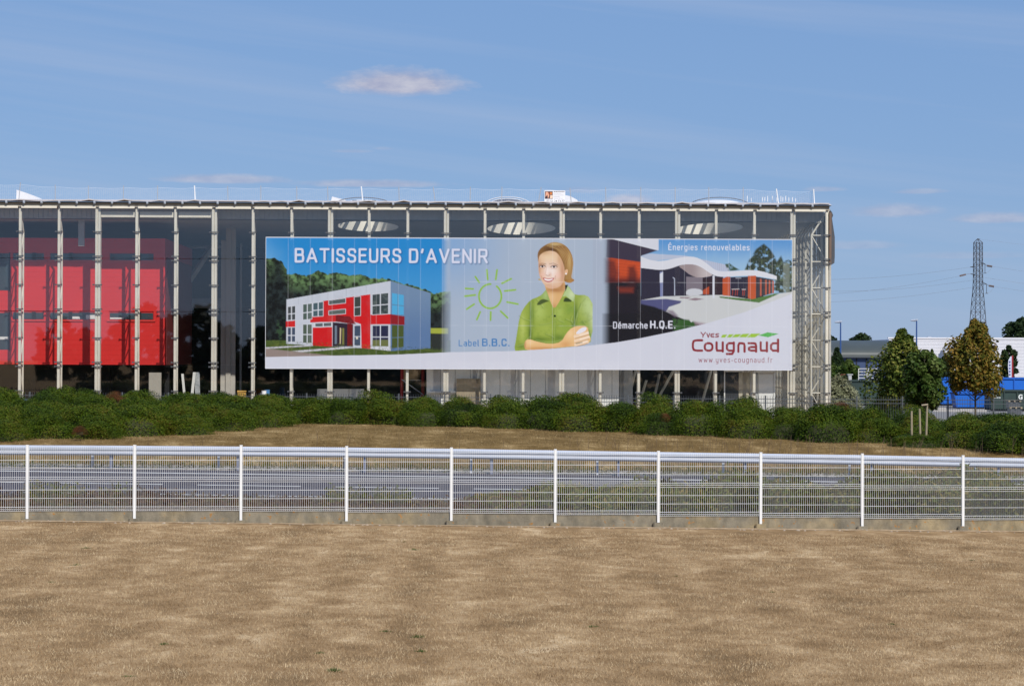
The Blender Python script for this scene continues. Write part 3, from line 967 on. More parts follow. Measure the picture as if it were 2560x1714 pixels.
for w_i, (cx, cy, a, b) in enumerate(wells):
    n = 40; mb = MB(); hood = MB()
    rim = []
    for t in np.linspace(0, 2 * np.pi, n + 1)[:-1]:
        x, y = cx + a * math.cos(t), cy + b * math.sin(t)
        up = .12 + .10 * math.sin(t)
        rim.append((x, y, ZR + .22 + up))
        mb.v += [(x, y, ZC - .01), (x, y, ZR + .2), rim[-1]]
        hood.v += [(cx + (a + .06) * math.cos(t), cy + (b + .06) * math.sin(t), ZR), (cx + (a + .05) * math.cos(t), cy + (b + .05) * math.sin(t), rim[-1][2] + .004)]
    for k in range(n):
        k2 = (k + 1) % n
        for q in (0, 1):
            mb.f.append((k * 3 + q, k2 * 3 + q, k2 * 3 + q + 1, k * 3 + q + 1))
        hood.f.append((k * 2, k2 * 2, k2 * 2 + 1, k * 2 + 1))
    sk = mb.build('skylight', M_shaft, hall, smooth=True, loc=HO)
    hood.build('hood', M_hood, sk, smooth=True)
    for j in range(1, 6):
        tt = -.92 + 1.84 * j / 6
        hw = b * math.sqrt(max(0, 1 - tt * tt))
        x = cx + a * tt
        za = ZR + .22
        sw_ = .07 if j % 2 else .11
        MB().prism([(x - sw_, za), (x + sw_, za), (x + sw_, za + .06), (x - sw_, za + .06)], cy - hw, cy + hw).build('slat', M_clamp, sk)
# fin shaped hoods seen above the roof edge
for (pts, Y) in (([(49, 501), (50, 477.5), (70, 484), (92, 492), (112, 500.5)], FY + 6.2), ([(829, 506), (833, 494.5), (850, 499), (866, 503), (872, 507)], FY + 7), ([(1405, 508), (1412, 491), (1425, 494), (1440, 502), (1448, 508)], FY + 8)):
    pw = [(FAC(a_, b_ + (5 if q in (0, len(pts) - 1) else 0), Y).x, FAC(a_, b_ + (5 if q in (0, len(pts) - 1) else 0), Y).z) for q, (a_, b_) in enumerate(pts)]
    MB().prism(pw, Y - .9, Y + .9).build('roof_fin', M_hood, hall, loc=HO)
# low glazed roof domes with dark slats
M_slate = mat('dark_roof_slats', (.10, .10, .12), .5)
for (xa, xb, yt, dark, Y) in ((838, 985, 501.5, 0, FY + 4.0), (1208, 1328, 500.5, 1, FY + 4.0), (1715, 1866, 501.5, 0, FY + 3.2)):
    p0, p1 = FAC(xa, 512, Y), FAC(xb, 512, Y); top = FAC((xa + xb) / 2, yt, Y).z
    cx, rx = (p0.x + p1.x) / 2, (p1.x - p0.x) / 2
    z0 = ZR; h = top - z0
    mb = MB(); nu, nv = 22, 6
    for v_ in range(nv + 1):
        t = v_ / nv * math.pi / 2
        for u in range(nu):
            a_ = 2 * math.pi * u / nu
            mb.v.append((cx + rx * math.cos(a_) * math.cos(t), Y + 2.6 * math.sin(a_) * math.cos(t), z0 + h * math.sin(t) ** .8))
    for v_ in range(nv):
        for u in range(nu):
            u2 = (u + 1) % nu
            mb.f.append((v_ * nu + u, v_ * nu + u2, (v_ + 1) * nu + u2, (v_ + 1) * nu + u))
    dm = mb.build('roof_dome', M_slate if dark else M_hood, hall, smooth=True, loc=HO)
    mb = MB()
    for k in range(24 if dark else 12):
        t0, t1 = math.pi * k / (24 if dark else 12), math.pi * (k + 1) / (24 if dark else 12)
        sh = 1.03
        for rr in ((1.0, .82, .64) if dark else (1.0,)):
            mb.tube((cx - rx * math.cos(t0) * rr, Y - 1.7, z0 + h * math.sin(t0) * rr * sh + .03), (cx - rx * math.cos(t1) * rr, Y - 1.7, z0 + h * math.sin(t1) * rr * sh + .03), .022, n=4, caps=False)
    mb.build('dome_rail', M_hood if dark else M_slate, dm)
# wavy membrane edge and its brackets
zm = fz(507)
mb = MB(); wave = []
x = XL
r_ = random.Random(5); k = 0
while x < XRE + .05:
    wave.append((x, zm + (.055 if k % 4 == 2 else .0) * r_.uniform(.2, 1.4) + r_.uniform(-.02, .02)))
    x += .45; k += 1
for (xa, za), (xb, zb) in zip(wave[:-1], wave[1:]):
    kk = len(mb.v)
    mb.v += [(xa, FY - .30, za - .035), (xb, FY - .30, zb - .035), (xb, FY - .30, zb + .02), (xa, FY - .30, za + .02), (xa, FY - .08, ZR + .1), (xb, FY - .08, ZR + .1), (xb, FY - .1, ZR + .02), (xa, FY - .1, ZR + .02)]
    mb.f += [(kk, kk + 1, kk + 2, kk + 3), (kk + 3, kk + 2, kk + 5, kk + 4), (kk + 1, kk, kk + 7, kk + 6)]
mb.build('membrane_edge', M_roofw, hall, loc=HO)
MB().box(XL, XRE - .1, FY - .24, FY - .11, fz(513), fz(510.8)).build('eaves_strip', M_dark, hall, loc=HO)  # near-black strip painted as the shadow line below the membrane edge
M_brk = mat('bracket_grey', (.42, .46, .52), .5, metal=.2)
me_br = MB().box(-.05, .05, -.06, .0, -.07, .07).box(-.035, .035, -.085, -.06, -.03, .03).mesh('bracket', M_brk)
x = XL + .2
while x < XRE - .2:
    inst('bracket', me_br, hall, Vector((x, FY - .245, fz(511.5))) + HO)
    x += .905
# interior shell
MB().box(XL, XE + .1, FY + .15, FY + DEP, ZF - .25, ZF).build('floor', M_floor, hall, loc=HO)
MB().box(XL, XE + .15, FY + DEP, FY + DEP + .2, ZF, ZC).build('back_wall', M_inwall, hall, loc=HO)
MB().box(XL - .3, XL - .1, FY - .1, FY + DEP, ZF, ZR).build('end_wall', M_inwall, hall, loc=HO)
MB().box(XL, XE + .1, FY - .12, FY + .13, ZF - .9, ZF - .003).build('plinth', M_conc, hall, loc=HO)
M_colm = mat('concrete_column', (.56, .52, .46), .7, var=.12, vscale=1)
M_greyst = mat('grey_structure', (.46, .47, .47), .6, var=.12, vscale=1)
Yc = FY + 8.0
x0, x1 = FAC(564, 800, Yc).x, FAC(577, 800, Yc).x
MB().bbox(x0, x1, Yc, Yc + .35, ZF, ZC, .02).box(x0 - .28, x0 - .003, Yc + .1, Yc + .3, ZF, FAC(560, 600, Yc).z).box(x1 + .003, x1 + .24, Yc + .1, Yc + .3, ZF, ZC).build('column', M_colm, hall, loc=HO)
Yb = FY + 13.0
def ibar(a, b, w, Y, name, m):
    pa, pb = FAC(a[0], a[1], Y), FAC(b[0], b[1], Y)
    MB().tube(pa, pb, w, n=4).build(name, m, hall, loc=HO)
ibar((452, 735), (533, 612), .17, Yb, 'brace', M_greyst)
ibar((440, 758), (566, 758), .28, Yb + .3, 'floor_beam', M_greyst)
ibar((440, 618), (566, 616), .10, Yb + .4, 'tie_beam', M_greyst)
ibar((462, 760), (462, 715), .16, Yb, 'strut', M_greyst)
MB().box(FAC(452, 770, Yb + .6).x, FAC(640, 770, Yb + .6).x, Yb + .7, Yb + .9, ZF, FAC(500, 768, Yb + .7).z).build('partition', mat('black_partition', (.012, .012, .014), .8), hall, loc=HO)
MB().box(FAC(196, 500, FY + 1.6).x, FAC(211, 500, FY + 1.6).x, FY + 1.6, FY + 1.75, FAC(200, 615, FY + 1.6).z, FAC(200, 548, FY + 1.6).z).build('hanging_panel', M_greyst, hall, loc=HO)
MB().box(FAC(600, 700, FY + 10).x, FAC(604, 700, FY + 10).x, FY + 10, FY + 10.2, ZF, FAC(600, 608, FY + 10).z).build('column', M_greyst, hall, loc=HO)

# ---------------------------------------------------------------- red cabin block inside
M_red = mat('red_cladding', (.70, .030, .026), .45, var=.06, vscale=.6)
M_red2 = mat('red_trim', (.70, .055, .045), .4)
M_win = mat('dark_window', (.05, .07, .08), .12, spec=.6)
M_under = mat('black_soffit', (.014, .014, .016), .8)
YB = FY + 2.6
def bx_(px):
    return FAC(px, 760, YB).x
def bz_(py):
    return FAC(200, py, YB).z
cab = thing('red_cabin', 'two storey red clad cabin block raised behind the glass bays', 'cabin', (bx_(200), YB, bz_(911)))
CO = -cab.location
xb0, xb1 = XL + .3, bx_(412)
zb0, zb1 = bz_(911), bz_(595)
MB().box(xb0, xb1, YB + .05, YB + 11, zb0, zb1).build('core', M_red, cab, loc=CO)
# horizontal cladding boards, split round the window strips
strips = [(31, 110), (124, 240), (273, 384)]
win_rows = [(632, 651), (780, 799)]
tall = [(-40, 25, 632, 728), (-40, 25, 781, 877)]
n = 26
holes = [(bx_(a), bx_(b), bz_(d_), bz_(c_)) for (a, b) in strips for (c_, d_) in win_rows] + [(bx_(a), bx_(b), bz_(d_), bz_(c_)) for (a, b, c_, d_) in tall]
zcuts = sorted(set([zb0 + (zb1 - zb0) * k / n for k in range(n + 1)]))
for z0, z1 in zip(zcuts[:-1], zcuts[1:]):
    zc = (z0 + z1) / 2
    segs = [(xb0, xb1)]
    for (hx0, hx1, hz0, hz1) in holes:
        if hz0 - .02 < zc < hz1 + .02:
            ns = []
            for (a, b) in segs:
                if hx1 <= a or hx0 >= b:
                    ns.append((a, b)); continue
                if hx0 > a: ns.append((a, hx0))
                if hx1 < b: ns.append((hx1, b))
            segs = ns
    for (a, b) in segs:
        MB().box(a, b, YB, YB + .048, z0 + .0025, z1 - .0025).build('cladding_board', M_red, cab, loc=CO)
for (a, b) in strips:
    for (c_, d_) in win_rows:
        w_ = MB().box(bx_(a) + .03, bx_(b) - .03, YB + .028, YB + .049, bz_(d_) + .03, bz_(c_) - .03).build('window', M_win, cab, loc=CO)
        mid = bx_(a + (b - a) * (.68 if a != 124 else .45))
        MB().box(mid - .1, mid + .1, YB + .0, YB + .027, bz_(d_), bz_(c_)).build('frame', M_dark, w_)
        MB().box(bx_(a - 5), bx_(b + 5), YB - .06, YB - .002, bz_(d_ + 4), bz_(d_)).build('sill', M_red2, w_)
for (a, b, c_, d_) in tall:
    w_ = MB().box(bx_(a), bx_(b) - .05, YB + .028, YB + .049, bz_(d_) + .04, bz_(c_) - .04).build('window', M_win, cab, loc=CO)
    MB().box(bx_(b) - .06, bx_(b), YB - .02, YB + .027, bz_(d_), bz_(c_)).build('frame', M_dark, w_)
M_wh = mat('white_board', (.75, .74, .70), .6, var=.05)
for (a, b, c_, d_) in ((172, 200, 791, 798), (215, 238, 787, 798), (275, 310, 793, 798), (0, 22, 842, 850)):
    tag(MB().box(bx_(a), bx_(b), YB + .012, YB + .026, bz_(d_) + .02, bz_(c_)).build('paper_sheet', M_wh), 'white sheet behind a strip window of the red cabin block', 'sheet', 'white sheets at the cabin windows')
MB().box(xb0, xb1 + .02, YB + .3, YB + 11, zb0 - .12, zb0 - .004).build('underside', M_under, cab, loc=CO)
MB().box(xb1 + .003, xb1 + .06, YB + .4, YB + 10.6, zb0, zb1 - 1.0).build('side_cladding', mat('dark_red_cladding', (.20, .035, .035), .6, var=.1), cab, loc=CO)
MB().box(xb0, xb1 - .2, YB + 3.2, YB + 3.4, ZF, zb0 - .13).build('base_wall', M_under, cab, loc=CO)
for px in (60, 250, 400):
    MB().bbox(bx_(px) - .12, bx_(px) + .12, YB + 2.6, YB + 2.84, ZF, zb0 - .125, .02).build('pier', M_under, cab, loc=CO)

# ---------------------------------------------------------------- loose things standing in the hall
M_board = mat('grey_board', (.42, .39, .33), .8, var=.12, vscale=2)
M_plank = mat('white_plank', (.78, .77, .72), .6, var=.05)
def upright(name, label, cat, px0, px1, py, Y, m, depth=.12, group=None, z0=None):
    a, b = FAC(px0, py, Y), FAC(px1, py, Y)
    o = MB().bbox(0, b.x - a.x, 0, depth, 0, a.z - (ZF if z0 is None else z0), .01).build(name, m, None, loc=(a.x, Y, ZF + .002 if z0 is None else z0))
    return tag(o, label, cat, group)
upright('display_board', 'beige grey panel standing on edge under the red cabin block', 'board', 372, 403, 931, FY + 1.5, M_board)
pl = thing('white_planks', 'two long white planks leaning apart in a narrow V shape', 'plank', (FAC(474, 975, FY + 1.4).x, FY + 1.4, ZF))
for (pa, pb, w) in (((467, 985), (456, 934), .06), ((474, 985), (486, 930), .07)):
    a, b = FAC(pa[0], pa[1] + 55, FY + 1.4), FAC(pb[0], pb[1], FY + 1.4)
    a.z = ZF; 
    MB().prism([(a.x - w, a.z), (a.x + w, a.z), (b.x + w, b.z), (b.x - w, b.z)], FY + 1.38, FY + 1.46).build('plank', M_plank, pl, loc=-pl.location)
a = FAC(493, 930, FY + 1.6)
tag(MB().prism([(0, 0), (.26, .1), (.2, a.z - ZF), (-.05, a.z - ZF)], 0, .05).build('plastic_sheet', mat('wrapped_plastic', (.45, .47, .48), .25, var=.4, vscale=4, bump=.6, bscale=8), None, loc=(FAC(489, 980, FY + 1.6).x, FY + 1.6, ZF)), 'crumpled clear plastic sheet propped beside the white planks', 'plastic sheet')
# steel scaffold tower, red
sc = thing('scaffold_tower', 'red steel scaffold tower with timber board behind the glass', 'scaffold', (FAC(1031, 980, FY + 3).x, FY + 3, ZF))
M_rs = mat('red_steel', (.33, .03, .035), .5, var=.1)
for px in (1004, 1057):
    for dy in (0, 1.2):
        x = FAC(px, 950, FY + 3).x
        MB().tube((x, FY + 3 + dy, ZF), (x, FY + 3 + dy, fz(905, FY + 3)), .075, n=8).build('post', M_rs, sc, loc=-sc.location)
xa, xb = FAC(1004, 950, FY + 3).x, FAC(1057, 950, FY + 3).x
MB().box(xa + .08, xb - .08, FY + 3.0, FY + 4.2, FAC(1030, 951, FY + 3).z, FAC(1030, 949, FY + 3).z).build('deck', M_board, sc, loc=-sc.location)
MB().prism([(xa + .1, FAC(1030, 948, FY + 3.3).z), (xb - .2, FAC(1030, 948, FY + 3.3).z), (xb - .08, FAC(1030, 922, FY + 3.3).z), (xa + .1, FAC(1030, 921, FY + 3.3).z)], FY + 3.3, FY + 3.36).build('timber_board', mat('plywood', (.36, .26, .15), .8, var=.25, vscale=3), sc, loc=-sc.location)
MB().tube((xa, FY + 2.95, FAC(1030, 948, FY + 3).z), (xb, FY + 2.95, FAC(1030, 985, FY + 3).z), .025, n=6).build('brace', M_galv, sc, loc=-sc.location)
# white pallet blocks
for (a_, b_, py) in ((793, 832, 972), (833, 872, 972), (873, 909, 972), (911, 926, 984)):
    upright('white_block', 'low white insulating block standing in a row behind the glass', 'block', a_, b_, py, FY + 2.2, M_plank, .8, 'white blocks in the hall')
upright('beige_board', 'square timber faced board standing before the white partition', 'crate', 1141, 1201, 946, FY + .95, mat('timber_panel', (.40, .33, .23), .8, var=.15, vscale=1.5, stretch=(4, 1, .5)), .15)  # one flat timber board on edge, no box behind it
a, b = FAC(1140, 945, FY + 1.66), FAC(1202, 945, FY + 1.66)
# white partition box with lit wall
YW = FY + 1.3
wb = thing('white_partition', 'white panelled room partition lit by the sun below the banner', 'partition', (FAC(1066, 980, YW).x, YW, ZF))
M_pw = mat('white_panel', (.86, .86, .83), .6, var=.04)
xs_ = [1066, 1102, 1138, 1176, 1212, 1250, 1288, 1326, 1364, 1405, 1446, 1488, 1530, 1548]
for a_, b_ in zip(xs_[:-1], xs_[1:]):
    MB().box(FAC(a_, 950, YW).x + .012, FAC(b_, 950, YW).x - .012, YW, YW + .06, ZF, FAC(1300, 904, YW).z).build('panel', M_pw, wb, loc=-wb.location)
MB().box(FAC(1066, 950, YW).x, FAC(1548, 950, YW).x, YW + .062, YW + 4, ZF, FAC(1300, 905, YW).z).build('body', M_greyst, wb, loc=-wb.location)
MB().box(FAC(1068, 950, YW).x, FAC(1215, 950, YW).x, YW - .25, YW - .002, FAC(1140, 982, YW).z, FAC(1140, 977, YW).z).build('shelf', M_pw, wb, loc=-wb.location)
upright('grey_screen', 'plain mid grey screen beside the white room partition', 'screen', 1549, 1582, 900, FY + 2.4, M_greyst, .1)
# sun bleached diagonal braces beyond the dark bays
for k_, (pa, pb) in enumerate((((1586, 938), (1590, 922)), ((1646, 948), (1649, 934)), ((1661, 967), (1686, 922)), ((1771, 950), (1779, 922)), ((1613, 960), (1616, 950)))):
    pa_, pb_ = FAC(*pa, FY + 6), FAC(*pb, FY + 6)
    d_ = (pa_ - pb_)
    pa2 = pa_ + d_ * ((ZF - pa_.z) / d_.z)
    tag(MB().tube(pa2, pb_, .07, n=4).build('leaning_batten', M_cream), 'cream batten leaning in the dark bays left of the door', 'batten', 'leaning cream battens')
# door units near the corner
YD = FY + .96
dr = thing('door_unit', 'pale framed entrance door unit near the lattice corner', 'door', (FAC(1850, 960, YD).x, YD, ZF))
def dbox(p0, p1, y0, y1, name, m, dy=0, th=.06):
    MB().box(FAC(p0, 950, YD).x, FAC(p1, 950, YD).x, YD + dy, YD + dy + th, ZF if y1 is None else FAC(1850, y1, YD).z, FAC(1850, y0, YD).z).build(name, m, dr, loc=-dr.location)
dbox(1810, 1938, 922, 929, 'lintel', M_pw, -.1, .2)
dbox(1810, 1813, 929.1, None, 'frame', M_pw)
dbox(1876, 1880, 929.1, None, 'frame', M_pw)
dbox(1934, 1938, 929.1, None, 'frame', M_pw)
dbox(1814, 1846, 930, None, 'dark_leaf', M_inwall, .02)
dbox(1847, 1875, 930, None, 'beige_leaf', mat('beige_leaf', (.55, .50, .38), .6), .02)
dbox(1881, 1896, 930, None, 'grey_leaf', M_greyst, .02)
dbox(1897, 1933, 930, None, 'white_leaf', M_pw, .02)
upright('beige_screen', 'pale beige upright screen beside the lattice side wall', 'screen', 1957, 1976, 918, FY + .96, mat('beige_screen', (.62, .58, .48), .6), .1)
# odds and ends showing over the shrubs
for (px, py, d_, col, nm, lab, w, h) in ((668, 985, 108, (.06, .18, .35), 'blue_drum', 'small blue plastic drum standing outside the glass wall', .13, .4), (660, 986, 107, (.75, .74, .72), 'white_pail', 'white pail next to a blue drum outside the glass', .12, .35)):
    p = P(px, py, d_)
    mb = MB().tube((0, 0, -1.2), (0, 0, h * .5), w, w * .95, 12).tube((0, 0, h * .5), (0, 0, h * .56), w * 1.06, w * 1.06, 12)
    tag(mb.build(nm, mat(nm, col, .4), None, loc=p), lab, 'drum')
p = P(604, 979, 108)
mb = MB(); 
for k in range(4):
    mb.tube((-.22, k * .06, .0 + .03 * (k % 2)), (.22, k * .06, .02), .035, n=6)
mb.box(-.2, .2, 0, .2, -1.4, -.04)
tag(mb.build('timber_bundle', mat('orange_timber', (.42, .24, .05), .7, var=.2), None, loc=p), 'bundle of orange timber poles on a stand behind the shrubs', 'timber')
# blue skips glimpsed at the far left behind the fence
p = P(20, 1000, 106)
mb = MB().prism([(-.8, -.9), (.75, -.9), (.9, .05), (-.95, .05)], 0, 1.2)
tag(mb.build('blue_bin', mat('blue_bin', (.04, .10, .26), .5), None, loc=p), 'low blue bin behind the grey fence near the red cabin', 'bin')

# ---------------------------------------------------------------- tarpaulin on the corner, roof net, roof sign
Mt = mat('dark_tarpaulin', (.075, .08, .095), .55, var=.2, vscale=2, bump=.3, bscale=5)
tp = [(2077.5, 526), (2081, 530), (2084, 538), (2081, 545), (2084, 565), (2088, 592), (2088, 640), (2087, 657), (2077.5, 663)]
tag(MB().prism([(FAC(a_, b_, FY).x, FAC(a_, b_, FY).z) for a_, b_ in tp], FY + .12, FY + 4.5).build('tarpaulin', Mt), 'dark grey tarpaulin sagging from the upper corner of the hall', 'tarpaulin')
net = thing('safety_net', 'thin white safety net on leaning poles along the roof edge', 'safety net', (0, FY + .5, ZR + .12))
NO = -net.location
M_net = mat('net_cord', (.55, .60, .68), .7)
M_pole = mat('net_pole', (.45, .46, .48), .5, metal=.3)
M_polew = mat('white_net_pole', (.8, .8, .8), .5)
poles = [(47, 503, 51, 456, 0), (138, 503, 138, 462, 0), (221, 503, 221, 464, 0), (308, 503, 309, 464, 0), (394, 504, 394, 464, 0), (488, 506, 486, 464, 1), (570, 505, 569, 465, 0), (652, 506, 652, 464, 0),
         (742, 507, 742, 466, 0), (820, 508, 819, 466, 0), (907, 508, 903, 466, 1), (998, 510, 997, 467, 0), (1088, 510, 1083, 467, 0), (1175, 510, 1176, 467, 0), (1254, 510, 1255, 467, 0), (1346, 511, 1353, 468, 0), (1428, 510, 1425, 470, 0),
         (1515, 512, 1514, 468, 0), (1602, 512, 1602, 468, 0), (1688, 512, 1688, 468, 0), (1772, 514, 1772, 468, 0), (1858, 513, 1858, 468, 0), (1946, 514, 1941, 472, 1), (2036, 516, 2034, 473, 1)]
YN = FY + .45
top_pts = []
for (xa, ya, xb, yb, w) in poles:
    a, b = FAC(xa, ya, YN), FAC(xb, yb, YN)
    a.z = ZR + .125
    MB().tube(a, b, .022 if not w else .032, n=5).build('pole', M_polew if w else M_pole, net, loc=NO)
    top_pts.append((b.x, b.z - .1))
mb = MB()
txs, tzs = [t[0] for t in top_pts], [t[1] for t in top_pts]
def net_z(x, t):
    z1 = np.interp(x, txs, tzs) - .06 * abs(math.sin(x * 1.75))
    return ZR + .14 + (z1 - ZR - .14) * t
x = XL
r_ = random.Random(2)
while x < txs[-1]:
    sl = .05 * math.sin(x * 1.3)
    mb.tube((x, YN, net_z(x, 0)), (x + sl, YN, net_z(x + sl, 1)), .0024, n=3, caps=False)
    x += .1
n_h = 10
for j in range(n_h + 1):
    x = XL
    while x < txs[-1] - .2:
        x2 = min(x + .45, txs[-1])
        mb.tube((x, YN, net_z(x, j / n_h)), (x2, YN, net_z(x2, j / n_h)), .0024 if j < n_h else .006, n=3, caps=False)
        x = x2
# net return along the side
pA, pB = FAC(2036, 475, YN), None
for j in range(8):
    t = j / 7
    mb.tube((txs[-1], YN, ZR + .14 + (tzs[-1] - ZR - .14) * t), (txs[-1] + .1, YN + 7, ZR + .14 + .9 * t), .007, n=3, caps=False)
mb.build('netting', M_net, net, 'stuff', loc=NO)
# upright stubs near the corner of the roof
M_stub = mat('white_stub', (.8, .8, .8), .6)
for px in (1868, 1878, 1906, 1912, 1919, 1931, 1942, 1952, 1957, 1964, 1972, 1981, 1989):
    p = FAC(px, 515, FY + .9)
    h = .16 + .06 * ((px * 7) % 3)
    tag(MB().tube((0, 0, 0), (0, 0, h), .02, n=6).tube((0, 0, h), (0, 0, h + .02), .026, n=6).build('roof_stub', M_stub, None, loc=(p.x, FY + .9, ZR + .25)), 'short white rod standing on the roof near the corner', 'rod', 'white rods on the roof corner')
# roof sign
YS = FY + .25
s0, s1 = FAC(1361, 476, YS), FAC(1413, 507, YS)
rs = thing('roof_sign', 'white contractor sign with photo and phone number on the roof edge', 'sign', ((s0.x + s1.x) / 2, YS, s1.z))
SO = -rs.location
M_sw = mat('sign_white', (.78, .78, .80), .5)
MB().box(s0.x, s1.x, YS, YS + .03, s1.z, s0.z).build('board', M_sw, rs, loc=SO)
for (a_, b_) in ((1372, 1), (1402, 1)):
    x = FAC(a_, 500, YS).x
    MB().box(x - .02, x + .02, YS + .031, YS + .06, ZR + .1, s0.z).build('bracket', M_pole, rs, loc=SO)
def sgn(poly_, col, nm, y=-.003):
    c = [FAC(1350 + a_ * 80 / 2091, 460 + b_ * 60 / 1568, YS) for a_, b_ in poly_]
    mb_ = MB().poly([(p.x, YS + y, p.z) for p in c])
    o = mb_.build(nm, mat('print_%02x%02x%02x' % col, RGB(*col), .6), rs, loc=SO)
    return o
sgn([(320, 480), (830, 480), (830, 970), (320, 970)], (60, 42, 50), 'photo')
sgn([(370, 520), (530, 520), (620, 740), (520, 980), (480, 700), (350, 860)], (225, 165, 135), 'photo_patch', -.005)
sgn([(640, 530), (800, 540), (790, 690), (660, 700)], (205, 120, 60), 'photo_patch', -.005)
sgn([(680, 720), (820, 740), (820, 930), (640, 950)], (235, 205, 180), 'photo_patch', -.005)
sgn([(520, 530), (600, 530), (650, 700), (590, 690)], (130, 55, 35), 'photo_patch', -.007)
for (ya, xa, xb, h, c_) in ((500, 895, 1600, 44, (95, 90, 98)), (630, 895, 1390, 18, (165, 160, 168)), (735, 895, 1530, 18, (165, 160, 168)), (840, 895, 1290, 24, (165, 160, 168)), (945, 900, 1480, 22, (165, 160, 168))):
    x = xa; r_ = random.Random(ya)
    while x < xb:                                    # printed lines too small to read
        w = r_.uniform(40, 110)
        sgn([(x, ya - h / 2), (min(x + w, xb), ya - h / 2), (min(x + w, xb), ya + h / 2), (x, ya + h / 2)], c_, 'printed_line', -.003)
        x += w + 22
# ---------------------------------------------------------------- advertising banner
YBN = FY - .16
BX0, BX1 = FAC(664.6, 760, YBN).x, FAC(1980, 760, YBN).x
BZ1, BZ0 = FAC(1322, 595.8, YBN).z, FAC(1322, 922.4, YBN).z
SL = .0036
nU, nV = 1053, 262
U, Vv = np.meshgrid(np.linspace(0, 1, nU), np.linspace(0, 1, nV))
PX = 664.6 + U * (1980 - 664.6)
PY = 595.8 + Vv * 326.6 + SL * (PX - 1322)
IMG = np.zeros((nV, nU, 3))
def c255(c):
    return np.array([RGB(*c)]).reshape(3)
def smooth(t):
    t = np.clip(t, 0, 1); return t * t * (3 - 2 * t)
def vnoise(x, y, seed):
    """value noise on arrays"""
    r = np.random.default_rng(seed); T = r.random((64, 64))
    xi, yi = np.floor(x).astype(int), np.floor(y).astype(int)
    fx, fy = smooth(x - xi), smooth(y - yi)
    a = T[yi % 64, xi % 64]; b = T[yi % 64, (xi + 1) % 64]; c = T[(yi + 1) % 64, xi % 64]; d = T[(yi + 1) % 64, (xi + 1) % 64]
    return (a * (1 - fx) + b * fx) * (1 - fy) + (c * (1 - fx) + d * fx) * fy
def fbm(s, seed, oct=4):
    v = 0; a = .5; t = 0
    for k in range(oct):
        v = v + a * vnoise(PX / s, PY / s, seed + k); t += a; a *= .55; s *= .5
    return v / t
def blend(alpha, col):
    c = c255(col) if not isinstance(col, np.ndarray) else col
    IMG[:] = IMG * (1 - alpha[..., None]) + c * alpha[..., None]
def poly_mask(pts, soft=.8):
    pts = np.array(pts, float)
    x0, y0 = pts.min(0) - 3 - soft; x1, y1 = pts.max(0) + 3 + soft
    m = np.zeros_like(PX)
    sel = (PX >= x0) & (PX <= x1) & (PY >= y0) & (PY <= y1)
    x, y = PX[sel], PY[sel]
    inside = np.zeros(len(x), bool); dist = np.full(len(x), 1e9)
    for (ax, ay), (bx, by) in zip(pts, np.roll(pts, -1, 0)):
        c = ((ay > y) != (by > y))
        with np.errstate(divide='ignore', invalid='ignore'):
            xx = (bx - ax) * (y - ay) / (by - ay if by != ay else 1e-9) + ax
        inside ^= c & (x < xx)
        dx, dy = bx - ax, by - ay
        t = np.clip(((x - ax) * dx + (y - ay) * dy) / (dx * dx + dy * dy + 1e-9), 0, 1)
        dist = np.minimum(dist, np.hypot(x - ax - t * dx, y - ay - t * dy))
    m[sel] = np.clip(.5 + np.where(inside, dist, -dist) / soft, 0, 1)
    return m
def stroke_mask(pts, w, soft=.8, close=False):
    pts = np.array(pts, float)
    if close: pts = np.vstack([pts, pts[:1]])
    m = np.zeros_like(PX)
    x0, y0 = pts.min(0) - w - 3; x1, y1 = pts.max(0) + w + 3
    sel = (PX >= x0) & (PX <= x1) & (PY >= y0) & (PY <= y1)
    x, y = PX[sel], PY[sel]; dist = np.full(len(x), 1e9)
    for (ax, ay), (bx, by) in zip(pts[:-1], pts[1:]):
        dx, dy = bx - ax, by - ay
        t = np.clip(((x - ax) * dx + (y - ay) * dy) / (dx * dx + dy * dy + 1e-9), 0, 1)
        dist = np.minimum(dist, np.hypot(x - ax - t * dx, y - ay - t * dy))
    m[sel] = np.clip(.5 + (w / 2 - dist) / soft, 0, 1)
    return m
def T_(ox, oy, s):
    return lambda pts: [(ox + a * s, oy + b * s) for a, b in pts]
tB, tC, tD, tE, tF = T_(640, 580, 480 / 2150), T_(1240, 590, 260 / 1359), T_(1480, 570, 520 / 2146), T_(1640, 640, 360 / 2171), T_(1100, 570, 440 / 1916)
def pl_(pts, col, tf, soft=.9, a=1.0):
    blend(poly_mask(tf(pts), soft) * a, col)
def st_(pts, w, col, tf, sc, soft=.9, a=1.0, close=False):
    blend(stroke_mask(tf(pts), w * sc, soft, close) * a, col)
def chaik(pts, k=2, close=True):
    pts = [np.array(p, float) for p in pts]
    for _ in range(k):
        out = []
        rng_ = range(len(pts)) if close else range(len(pts) - 1)
        if not close: out.append(pts[0])
        for i in rng_:
            p, q = pts[i], pts[(i + 1) % len(pts)]
            out += [p * .75 + q * .25, p * .25 + q * .75]
        if not close: out.append(pts[-1])
        pts = out
    return [tuple(p) for p in pts]
# centre panel ground and blue sky picture
IMG[:] = c255((166, 180, 198))
blend(smooth((1330 - PX) / 230) * smooth((790 - PY) / 190) * .75, (116, 160, 208))
sky_a = smooth((1126 - PX) / 26)
hor = smooth((PY - 600) / 160)
skyc = c255((30, 132, 200)) * (1 - hor[..., None]) + c255((66, 148, 206)) * hor[..., None]
IMG[:] = IMG * (1 - sky_a[..., None]) + skyc * sky_a[..., None]
blend(sky_a * smooth((740 - PX) / 90) * (.25 + .6 * smooth((PY - 590) / 90)) * (.5 + .6 * fbm(30, 3)), (130, 182, 220))
